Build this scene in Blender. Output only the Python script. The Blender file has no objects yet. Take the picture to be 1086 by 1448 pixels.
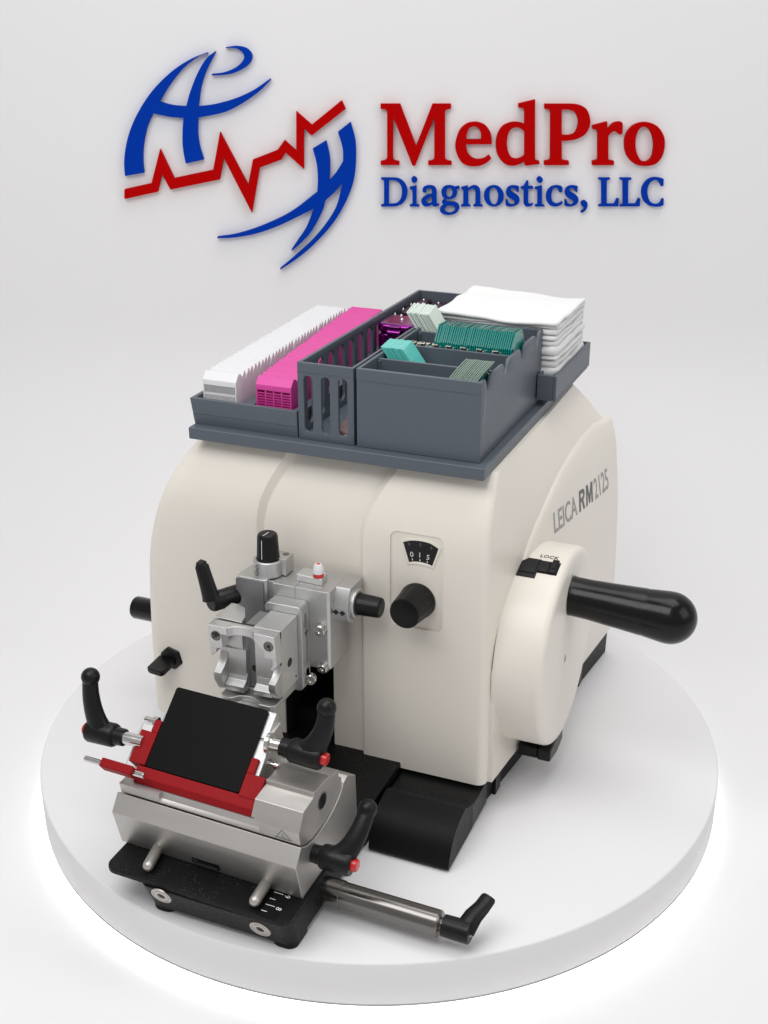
import bpy, bmesh, math, random
from mathutils import Vector, Matrix, noise
random.seed(7)
C = bpy.context.scene.collection
SC = bpy.context.scene
S = 0.01                                   # everything below is written in centimetres

# ------------------------------------------------------------------ camera
cam = bpy.data.cameras.new("camera"); camo = bpy.data.objects.new("camera", cam); C.objects.link(camo)
R_ = Vector((0.92598265, 0.37756606, 0)); F_ = Vector((-0.34778013, 0.85293251, -0.3893008)); U_ = R_.cross(F_)
m = Matrix((R_, U_, -F_)).transposed().to_4x4(); m.translation = Vector((61.234, -100.066, 76.228)) * S
camo.matrix_world = m
cam.sensor_fit = 'VERTICAL'; cam.sensor_height = 24; cam.sensor_width = 18; cam.lens = 1789.75 / 1448 * 24
cam.clip_start = 0.02; cam.clip_end = 100
SC.camera = camo

# ------------------------------------------------------------------ world, lamps, exposure
w = bpy.data.worlds.new("World"); SC.world = w; w.use_nodes = True
bg = w.node_tree.nodes["Background"]; bg.inputs[0].default_value = (1.0, 0.985, 0.99, 1); bg.inputs[1].default_value = 0.385
def area(name, loc, target, sx, sy, power, col=(1, 1, 1)):
    l = bpy.data.lights.new(name, 'AREA'); l.shape = 'RECTANGLE'; l.size = sx * S; l.size_y = sy * S
    l.energy = power; l.color = col
    o = bpy.data.objects.new(name, l); C.objects.link(o)
    o.location = Vector(loc) * S
    d = (Vector(target) - Vector(loc)).normalized()
    o.rotation_euler = d.to_track_quat('-Z', 'Y').to_euler()
    return o
area("softbox_overhead", (35, 45, 210), (16, 20, 0), 160, 120, 16)
area("softbox_key", (0, -64, 128), (14, 2, 20), 100, 66, 8.2)
area("softbox_front", (40, -170, 150), (12, 0, 15), 120, 100, 0.5)
area("softbox_side", (200, -10, 120), (20, 10, 15), 110, 110, 5.0)
SC.view_settings.view_transform = 'Standard'; SC.view_settings.look = 'None'
SC.view_settings.exposure = 0.12; SC.view_settings.gamma = 1.0; SC.view_settings.use_curve_mapping = False
SC.cycles.use_denoising = True
SC.cycles.max_bounces = 10; SC.cycles.diffuse_bounces = 5; SC.cycles.glossy_bounces = 5

# ------------------------------------------------------------------ materials
def mat(name, col, rough=.5, metal=0., bump=0., bscale=400., rvar=0., cvar=0., stretch=None, coat=0., trans=0., spec=.5, emit=None, estr=0., speck=0.):
    m = bpy.data.materials.new(name); m.use_nodes = True
    nt = m.node_tree; N = nt.nodes; L = nt.links
    b = N["Principled BSDF"]
    b.inputs["Base Color"].default_value = (*col, 1); b.inputs["Roughness"].default_value = rough
    b.inputs["Metallic"].default_value = metal; b.inputs["Specular IOR Level"].default_value = spec
    b.inputs["Coat Weight"].default_value = coat; b.inputs["Coat Roughness"].default_value = .08
    if trans: b.inputs["Transmission Weight"].default_value = trans; b.inputs["IOR"].default_value = 1.45
    if emit: b.inputs["Emission Color"].default_value = (*emit, 1); b.inputs["Emission Strength"].default_value = estr
    tc = N.new("ShaderNodeTexCoord"); vec = tc.outputs["Object"]
    if stretch:
        mp = N.new("ShaderNodeMapping"); mp.inputs["Scale"].default_value = stretch
        L.new(vec, mp.inputs["Vector"]); vec = mp.outputs["Vector"]
    if bump:
        n = N.new("ShaderNodeTexNoise"); n.inputs["Scale"].default_value = bscale; n.inputs["Detail"].default_value = 3
        L.new(vec, n.inputs["Vector"])
        bp_ = N.new("ShaderNodeBump"); bp_.inputs["Strength"].default_value = bump; bp_.inputs["Distance"].default_value = .001
        L.new(n.outputs["Fac"], bp_.inputs["Height"]); L.new(bp_.outputs["Normal"], b.inputs["Normal"])
    if rvar:
        n = N.new("ShaderNodeTexNoise"); n.inputs["Scale"].default_value = bscale * .25; n.inputs["Detail"].default_value = 5
        L.new(vec, n.inputs["Vector"])
        r = N.new("ShaderNodeMapRange"); r.inputs["From Min"].default_value = .3; r.inputs["From Max"].default_value = .7
        r.inputs["To Min"].default_value = max(.02, rough - rvar); r.inputs["To Max"].default_value = min(1, rough + rvar)
        L.new(n.outputs["Fac"], r.inputs["Value"]); L.new(r.outputs["Result"], b.inputs["Roughness"])
    if cvar:
        n = N.new("ShaderNodeTexNoise"); n.inputs["Scale"].default_value = 9; n.inputs["Detail"].default_value = 6
        L.new(tc.outputs["Object"], n.inputs["Vector"])
        mx = N.new("ShaderNodeMix"); mx.data_type = 'RGBA'
        mx.inputs["A"].default_value = (*[c * (1 - cvar) for c in col], 1); mx.inputs["B"].default_value = (*[min(1, c * (1 + cvar)) for c in col], 1)
        L.new(n.outputs["Fac"], mx.inputs["Factor"]); L.new(mx.outputs["Result"], b.inputs["Base Color"])
    if speck:
        n = N.new("ShaderNodeTexVoronoi"); n.inputs["Scale"].default_value = 520
        L.new(tc.outputs["Object"], n.inputs["Vector"])
        n2 = N.new("ShaderNodeTexNoise"); n2.inputs["Scale"].default_value = 60
        L.new(tc.outputs["Object"], n2.inputs["Vector"])
        r = N.new("ShaderNodeMapRange"); r.inputs["From Min"].default_value = .10; r.inputs["From Max"].default_value = .16
        r.inputs["To Min"].default_value = 1; r.inputs["To Max"].default_value = 0
        L.new(n.outputs["Distance"], r.inputs["Value"])
        r2 = N.new("ShaderNodeMapRange"); r2.inputs["From Min"].default_value = .50; r2.inputs["From Max"].default_value = .62
        L.new(n2.outputs["Fac"], r2.inputs["Value"])
        mm = N.new("ShaderNodeMath"); mm.operation = 'MULTIPLY'; L.new(r.outputs[0], mm.inputs[0]); L.new(r2.outputs[0], mm.inputs[1])
        mx = N.new("ShaderNodeMix"); mx.data_type = 'RGBA'; mx.inputs["A"].default_value = (*col, 1); mx.inputs["B"].default_value = (speck, speck, speck, 1)
        L.new(mm.outputs[0], mx.inputs["Factor"]); L.new(mx.outputs["Result"], b.inputs["Base Color"])
    return m
CREAM = mat("cream_plastic", (.79, .746, .67), .36, bump=.10, bscale=900, rvar=.06, cvar=.015)
CREAM2 = mat("cream_plastic_smooth", (.785, .744, .67), .36, bump=.05, bscale=900, cvar=.012)
GREY = mat("grey_plastic", (.088, .106, .128), .42, bump=.06, bscale=900, rvar=.025, cvar=.02)
BLACK = mat("black_plastic", (.0055, .0055, .006), .36, spec=.28, bump=.08, bscale=1200, rvar=.08)
BLACKG = mat("black_gloss_plastic", (.003, .003, .0033), .2, spec=.3, bump=.03, bscale=900, rvar=.05)
POWDER = mat("black_powder_coat", (.0055, .006, .007), .42, spec=.16, bump=.35, bscale=1600, rvar=.08)
SPECK = mat("dusty_black_powder_coat", (.006, .006, .0065), .45, spec=.17, bump=.35, bscale=1600, rvar=.08, speck=.22)
RUBBER = mat("matt_black_plate", (.0032, .0032, .0034), .5, spec=.10, bump=.05, bscale=1400, rvar=.05)
VOID = mat("black_bellows", (.004, .004, .005), .8, bump=.05)
STEEL = mat("satin_steel", (.52, .50, .475), .46, .92, bump=.05, bscale=500, rvar=.03, stretch=(.08, 1, 1))
ALU = mat("blasted_aluminium", (.56, .56, .555), .44, .95, bump=.10, bscale=1500, rvar=.06, cvar=.02)
ALUB = mat("bright_aluminium", (.66, .66, .655), .38, .9, bump=.06, bscale=1300, rvar=.06)
ALUD = mat("grey_aluminium", (.24, .24, .24), .5, .6, bump=.08, bscale=1500, rvar=.06)
CHROME = mat("polished_steel", (.66, .65, .63), .16, 1., rvar=.05, bscale=300)
ROD = mat("dark_polished_steel", (.20, .19, .18), .24, 1., bump=.03, bscale=400, rvar=.08, stretch=(.05, 1, 1))
REDA = mat("red_anodised_metal", (.27, .004, .007), .58, spec=.18, bump=.06, bscale=1200, rvar=.06)
REDB = mat("red_plastic", (.55, .012, .012), .28, coat=.3)
REDL = mat("red_sign_paint", (.44, .0, .0004), .6, bump=.04, bscale=500, cvar=.08, spec=.04)
BLUEL = mat("blue_sign_paint", (.0, .036, .36), .6, bump=.04, bscale=500, cvar=.06, spec=.04)
WHITEP = mat("white_plastic", (.70, .70, .715), .42, bump=.03, bscale=700)
PINK = mat("pink_plastic", (.66, .055, .33), .4, bump=.03, bscale=700)
PURPLE = mat("purple_metal", (.20, .006, .19), .16, .9, rvar=.06, bscale=200, coat=.4)
PURPLED = mat("dark_purple_plastic", (.045, .012, .038), .38, .3, rvar=.06)
TEAL = mat("teal_glass", (.0, .19, .165), .16, spec=.6, cvar=.12)
LTEAL = mat("pale_teal_glass", (.10, .50, .45), .14, spec=.6, cvar=.06)
PALEG = mat("pale_green_glass", (.58, .67, .60), .14, spec=.6, cvar=.03)
DKGREEN = mat("grey_green_glass", (.16, .23, .185), .2, spec=.6, cvar=.1)
COTTON = mat("white_gauze", (.76, .76, .755), .9, bump=.25, bscale=1500, spec=.1)
NICKEL = mat("satin_nickel", (.50, .47, .43), .4, .7, rvar=.05, bscale=300)
BRASSY = mat("tarnished_metal", (.60, .55, .48), .3, .85, rvar=.1, bscale=300)
ROSE = mat("rosy_brown_plastic", (.20, .12, .115), .3, rvar=.05)
INK = mat("black_ink", (.012, .012, .012), .6)
INKG = mat("grey_ink", (.32, .32, .32), .55)
INKD = mat("dark_grey_ink", (.13, .13, .13), .55)
WINK = mat("white_ink", (.75, .75, .75), .6)
FAINT = mat("faint_white_ink", (.10, .10, .10), .6)
WALLM = mat("white_backdrop_paper", (.80, .795, .80), .85, bump=.05, bscale=700, cvar=.008, spec=.2)
DISCM = mat("white_lacquered_board", (.79, .785, .79), .5, bump=.02, bscale=500, cvar=.006, spec=.35)
LED = mat("white_light_strip", (.9, .9, .9), .5, emit=(1, 1, 1), estr=4.4)

# ------------------------------------------------------------------ helpers
base_of = {}
def link(o): C.objects.link(o); return o
def tag(o, label=None, cat=None, group=None, kind=None):
    for k, v in (('label', label), ('category', cat), ('group', group), ('kind', kind)):
        if v: o[k] = v
    return o
def thing(name, label, cat, loc, group=None):
    o = link(bpy.data.objects.new(name, None)); o.location = Vector(loc) * S; o.empty_display_size = .02
    base_of[o.name] = Vector(loc)
    return tag(o, label, cat, group)
def emit(name, verts, faces, material, parent=None, loc=None, bevel=0., seg=2, ang=35, label=None, mod=None):
    base = base_of[parent.name] if parent is not None else Vector(loc or (0, 0, 0))
    me = bpy.data.meshes.new(name)
    me.from_pydata([(Vector(v) - base) * S for v in verts], [], faces)
    bm = bmesh.new(); bm.from_mesh(me); bmesh.ops.recalc_face_normals(bm, faces=bm.faces); bm.to_mesh(me); bm.free()
    me.polygons.foreach_set("use_smooth", [True] * len(me.polygons))
    me.set_sharp_from_angle(angle=math.radians(ang))
    me.materials.append(material)
    o = link(bpy.data.objects.new(name, me))
    if parent is not None: o.parent = parent; base_of[o.name] = base
    else: o.location = base * S; base_of[o.name] = base
    if bevel:
        b = o.modifiers.new("bevel", 'BEVEL'); b.width = bevel * S; b.segments = seg; b.limit_method = 'ANGLE'; b.angle_limit = math.radians(ang)
        b.harden_normals = True; b.use_clamp_overlap = True
    if label: o["label"] = label
    return o
class MB:
    def __init__(s, xf=None): s.v = []; s.f = []; s.xf = xf
    def add(s, verts, faces):
        n = len(s.v)
        s.v += [Vector(s.xf(Vector(p))) if s.xf else Vector(p) for p in verts]; s.f += [tuple(i + n for i in f) for f in faces]; return s
    def box(s, x0, x1, y0, y1, z0, z1):
        v = [(x, y, z) for x in (x0, x1) for y in (y0, y1) for z in (z0, z1)]
        return s.add(v, [(0, 1, 3, 2), (4, 6, 7, 5), (0, 4, 5, 1), (2, 3, 7, 6), (0, 2, 6, 4), (1, 5, 7, 3)])
    def rings(s, R, close=True, cap=True):
        n = len(R[0]); v = [p for r in R for p in r]; f = []
        for i in range(len(R) - 1):
            for j in range(n if close else n - 1):
                k = (j + 1) % n; f.append((i * n + j, i * n + k, (i + 1) * n + k, (i + 1) * n + j))
        if cap: f.append(tuple(range(n - 1, -1, -1))); f.append(tuple((len(R) - 1) * n + j for j in range(n)))
        return s.add(v, f)
    def lathe(s, p, d, prof, n=32, flute=None):
        d = Vector(d).normalized(); a = d.orthogonal().normalized(); b = d.cross(a); R = []
        for (t, r) in prof:
            ring = []
            for k in range(n):
                q = 2 * math.pi * k / n; rr = r
                if flute and flute[1] <= t <= flute[2] and (k % flute[0]) == 0: rr = r * flute[3]
                ring.append(Vector(p) + d * t + (a * math.cos(q) + b * math.sin(q)) * rr)
            R.append(ring)
        return s.rings(R)
    def cyl(s, p, q, r, r2=None, n=32):
        p = Vector(p); q = Vector(q); return s.lathe(p, q - p, [(0, r), ((q - p).length, r if r2 is None else r2)], n)
    def prism(s, pts, axis, a, b):
        i = 'xyz'.index(axis)
        def mk(p, c): l = list(p); l.insert(i, c); return l
        return s.rings([[mk(p, a) for p in pts], [mk(p, b) for p in pts]])
    def ngon2(s, A, B): return s.rings([A, B])
    def tube(s, path, n=16, flat=None):
        # path: (point, r1, r2) with r1 across the side vector, r2 across the other
        R = []; P = [Vector(p[0]) for p in path]
        side = Vector(flat) if flat else None
        for i, p in enumerate(path):
            t = (P[min(i + 1, len(P) - 1)] - P[max(i - 1, 0)]).normalized()
            a = (side - t * side.dot(t)).normalized() if side else t.orthogonal().normalized()
            b = t.cross(a)
            R.append([P[i] + a * p[1] * math.cos(2 * math.pi * k / n) + b * p[2] * math.sin(2 * math.pi * k / n) for k in range(n)])
        return s.rings(R)
    def ball(s, c, r, n=20, sc=(1, 1, 1)):
        R = []
        for i in range(1, n // 2):
            q = math.pi * i / (n // 2)
            R.append([Vector(c) + Vector((r * math.sin(q) * math.cos(2 * math.pi * k / n) * sc[0], r * math.sin(q) * math.sin(2 * math.pi * k / n) * sc[1], r * math.cos(q) * sc[2])) for k in range(n)])
        return s.rings(R)
    def obj(s, name, material, parent=None, **k): return emit(name, s.v, s.f, material, parent, **k)
def spl(pts, closed=True, sub=6):
    # corners are (x, y); points flagged (x, y, 1) are passed through on a smooth curve
    n = len(pts); out = []
    sm = [len(p) == 3 for p in pts]
    for i in range(n if closed else n - 1):
        p1 = Vector(pts[i][:2]); p2 = Vector(pts[(i + 1) % n][:2])
        if not sm[i] and not sm[(i + 1) % n]: out.append(p1); continue
        p0 = Vector(pts[(i - 1) % n][:2]) if sm[i] else p1 * 2 - p2
        p3 = Vector(pts[(i + 2) % n][:2]) if sm[(i + 1) % n] else p2 * 2 - p1
        if not sm[i]: p0 = p1 + (p1 - p2) * .5
        for k in range(sub):
            t = k / sub
            out.append(.5 * ((2 * p1) + (p2 - p0) * t + (2 * p0 - 5 * p1 + 4 * p2 - p3) * t * t + (3 * p1 - p0 - 3 * p2 + p3) * t ** 3))
    if not closed: out.append(Vector(pts[-1][:2]))
    return out
def _mesh_of(cu):
    o = link(bpy.data.objects.new("tmp", cu)); bpy.context.view_layer.update()
    dg = bpy.context.evaluated_depsgraph_get()
    me = bpy.data.meshes.new_from_object(o.evaluated_get(dg)); bpy.data.objects.remove(o)
    v = [p.co.copy() for p in me.vertices]; f = [tuple(p.vertices) for p in me.polygons]
    bm = bmesh.new(); bm.from_mesh(me); bmesh.ops.remove_doubles(bm, verts=bm.verts, dist=1e-5)
    bm.verts.ensure_lookup_table(); v = [p.co.copy() for p in bm.verts]; f = [tuple(q.index for q in p.verts) for p in bm.faces]; bm.free()
    bpy.data.meshes.remove(me); return v, f
def plate(loops, thick, bevel=0., sub=6):
    """filled outline (holes included) -> verts (a, b, c), c from 0 to thick"""
    cu = bpy.data.curves.new("tmp", 'CURVE'); cu.dimensions = '2D'; cu.fill_mode = 'BOTH'
    cu.extrude = max(thick / 2 - bevel, .0001); cu.bevel_depth = bevel; cu.bevel_resolution = 1; cu.offset = -bevel
    for l in loops:
        p = spl(l, sub=sub); sp = cu.splines.new('POLY'); sp.points.add(len(p) - 1)
        for q, c in zip(sp.points, p): q.co = (c[0], c[1], 0, 1)
        sp.use_cyclic_u = True
    v, f = _mesh_of(cu); bpy.data.curves.remove(cu)
    return [Vector((p.x, p.y, p.z + thick / 2)) for p in v], f
def text(s, size, thick=.02, sx=1., shear=0., align='CENTER', space=1., bold=0.):
    cu = bpy.data.curves.new("tmp", 'FONT'); cu.body = s; cu.size = size; cu.extrude = thick / 2; cu.align_x = align; cu.shear = shear; cu.space_character = space; cu.offset = bold
    cu.resolution_u = 3
    v, f = _mesh_of(cu); bpy.data.curves.remove(cu)
    return [Vector((p.x * sx, p.y, p.z + thick / 2)) for p in v], f
def rrect(x0, x1, z0, z1, r, n=5):
    out = []
    for cx, cz, a in ((x1 - r, z1 - r, 0), (x0 + r, z1 - r, 90), (x0 + r, z0 + r, 180), (x1 - r, z0 + r, 270)):
        for k in range(n + 1):
            t = math.radians(a + 90 * k / n); out.append((cx + r * math.cos(t), cz + r * math.sin(t)))
    return out
def slot(cx, z0, z1, r, n=8):
    return [(cx + r * math.cos(math.pi * k / n), z1 - r + r * math.sin(math.pi * k / n)) for k in range(n + 1)] + \
           [(cx - r * math.cos(math.pi * k / n), z0 + r - r * math.sin(math.pi * k / n)) for k in range(n + 1)]
def lerp(a, b, t): return a + (b - a) * t
def interp(x, X, Y):
    if x <= X[0]: return Y[0]
    for i in range(len(X) - 1):
        if x <= X[i + 1]: return lerp(Y[i], Y[i + 1], (x - X[i]) / (X[i + 1] - X[i]))
    return Y[-1]
def boolean(o, cutters):
    for c in cutters:
        m = o.modifiers.new("cut", 'BOOLEAN'); m.object = c; m.operation = 'DIFFERENCE'; m.solver = 'EXACT'
    bpy.context.view_layer.update(); dg = bpy.context.evaluated_depsgraph_get()
    me = bpy.data.meshes.new_from_object(o.evaluated_get(dg)); o.modifiers.clear(); old = o.data; o.data = me; me.name = old.name
    me.set_sharp_from_angle(angle=math.radians(26))
    for c in cutters: bpy.data.objects.remove(c)

# ------------------------------------------------------------------ the setting: seamless backdrop
FLOOR_Z = -5.9
WO = Vector((-8.617, 71.241, 0)); WN = Vector((0.37756606, -0.92598265, 0))     # foot of the wall, its normal (towards the camera)
prof = [(-330, FLOOR_Z)]
Rc = 36
for k in range(17):
    t = math.pi / 2 * k / 16; prof.append((-Rc + Rc * math.sin(t), FLOOR_Z + Rc - Rc * math.cos(t)))
prof.append((0, 260))
b = MB()
b.rings([[WO + R_ * a - WN * d + Vector((0, 0, z)) for (d, z) in prof] for a in (-320, 320)], close=False, cap=False)
tag(b.obj("backdrop", WALLM, loc=(0, 0, FLOOR_Z), ang=60), kind='structure')
o = bpy.data.objects["backdrop"]

# ------------------------------------------------------------------ display pedestal
ped = thing("display_pedestal", "round white display pedestal with glowing light strip under its rim", "pedestal", (15.75, 10.2, FLOOR_Z))
b = MB(); b.lathe((15.75, 10.2, -4.62), (0, 0, 1), [(0, 36.0), (.12, 36.2), (.3, 36.3), (4.42, 36.3), (4.55, 36.25), (4.62, 36.1)], n=256)
b.obj("disc", DISCM, ped, ang=50)
b = MB(); b.lathe((15.75, 10.2, -4.66), (0, 0, 1), [(0, 36.0), (0, 36.27), (.039, 36.27), (.039, 36.0)], n=256); b.obj("edge_trim", mat("grey_trim", (.75, .75, .77), .5), ped)
b = MB(); b.lathe((15.75, 10.2, FLOOR_Z + .02), (0, 0, 1), [(0, 30), (1.26, 30)], n=128); b.obj("plinth", DISCM, ped)
b = MB(); R = []
for r, z in ((35.4, -5.75), (35.75, -5.75), (35.75, -5.0), (35.4, -5.0), (35.4, -5.75)):
    R.append([(15.75 + r * math.cos(2 * math.pi * k / 192), 10.2 + r * math.sin(2 * math.pi * k / 192), z) for k in range(192)])
b.rings(R, cap=False); b.obj("light_strip", LED, ped)

# ------------------------------------------------------------------ wall sign
def on_wall(v, back=.05): return WO + R_ * v[0] + Vector((0, 0, v[1])) + WN * (v[2] + back)
RED = {
    'M': [[(-0.47,60),(2.27,60),(4.55,54.35),(6.77,60),(9.32,60),(9.34,59.34),(8.88,59.27,1),(8.61,59.13,1),(8.52,58.9),(8.64,52.8),(8.7,52.55,1),(8.96,52.36,1),(9.57,52.23),(9.58,51.72),(6.27,51.72),(6.26,52.23),(6.85,52.37,1),(7.07,52.53,1),(7.12,52.8),(7.04,58.22),(4.42,51.64),(4.03,51.64),(1.31,58.19),(1.3,52.8),(1.36,52.51,1),(1.6,52.34,1),(2.19,52.23),(2.19,51.72),(-0.47,51.72),(-0.47,52.23),(0.14,52.37,1),(0.38,52.53,1),(0.44,52.8),(0.43,58.9),(0.35,59.13,1),(0.11,59.28,1),(-0.47,59.34)]],
    'e': [[(15.16,54.57),(15.11,55.38,1),(14.89,56.25,1),(14.35,56.99,1),(13.63,57.42,1),(12.67,57.58,1),(11.52,57.3,1),(10.58,56.37,1),(10.07,54.64,1),(10.27,53.26,1),(11.01,52.07,1),(11.99,51.63,1),(12.9,51.55,1),(13.8,51.69,1),(14.63,52.11,1),(15.16,52.66),(14.85,53.11),(14.16,52.66,1),(13.26,52.51,1),(12.41,52.79,1),(11.79,53.51,1),(11.53,54.57)],[(11.54,55.22),(13.67,55.22),(13.61,56,1),(13.27,56.68,1),(12.59,56.99,1),(11.96,56.72,1),(11.62,56,1)]],
    'd': [[(18.71,60.03),(20.98,60.56),(21.35,52.57),(21.48,52.39,1),(21.97,52.28),(21.99,51.86),(20,51.63),(19.87,52.36),(19.37,51.94,1),(18.21,51.62,1),(17.03,51.94,1),(16.09,53.01,1),(15.75,54.51,1),(15.93,55.88,1),(16.59,56.99,1),(17.6,57.48,1),(18.43,57.58,1),(19.13,57.48,1),(19.65,57.3),(19.57,59.14),(19.46,59.36,1),(19.2,59.47,1),(18.73,59.5)],[(19.7,56.25),(19.17,56.68,1),(18.52,56.87,1),(17.82,56.62,1),(17.4,55.88,1),(17.29,54.76,1),(17.49,53.64,1),(17.97,52.82,1),(18.69,52.57,1),(19.4,52.76,1),(19.84,53.08)]],
    'P': [[(22.33,59.99),(25.92,59.99),(27.14,59.86,1),(28.21,59.28,1),(28.77,58.04,1),(28.78,57.03,1),(28.24,55.95,1),(27.06,55.27,1),(25.76,55.05,1),(24.98,55.05),(25.11,52.65),(25.35,52.39,1),(26.13,52.29),(26.16,51.71),(22.7,51.71),(22.67,52.29),(23.28,52.39,1),(23.49,52.65),(23.21,58.87),(23.06,59.2,1),(22.36,59.35)],[(24.75,59.23),(25.62,59.23,1),(26.59,58.87,1),(27.12,57.87,1),(27.1,56.95,1),(26.75,56.11,1),(25.98,55.81,1),(24.94,55.81)]],
    'r': [[(29.21,57.12),(31.19,57.62),(31.3,56.53),(31.98,57.37,1),(32.66,57.59,1),(33.09,57.59,1),(33.37,57.34,1),(33.42,56.11,1),(33.26,55.89,1),(32.95,55.95,1),(32.4,56.28,1),(31.97,56.23,1),(31.48,55.69),(31.69,52.65),(31.89,52.39,1),(32.51,52.29),(32.55,51.71),(29.51,51.71),(29.47,52.29),(30.04,52.39,1),(30.2,52.65),(29.96,56.28),(29.77,56.53,1),(29.24,56.63)]],
    'o': [[(36.48,57.54,1),(38.08,57.12,1),(39.13,55.95,1),(39.51,54.6,1),(39.3,52.99,1),(38.43,51.88,1),(36.96,51.59,1),(35.44,51.91,1),(34.3,52.99,1),(33.83,54.6,1),(34.02,56.03,1),(34.95,57.15,1)],[(36.39,56.95,1),(37.17,56.53,1),(37.72,55.52,1),(37.96,54.34,1),(37.86,52.99,1),(37.42,52.34,1),(36.91,52.19,1),(36.28,52.39,1),(35.68,53.33,1),(35.38,54.51,1),(35.41,55.69,1),(35.77,56.62,1)]],
}
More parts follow.
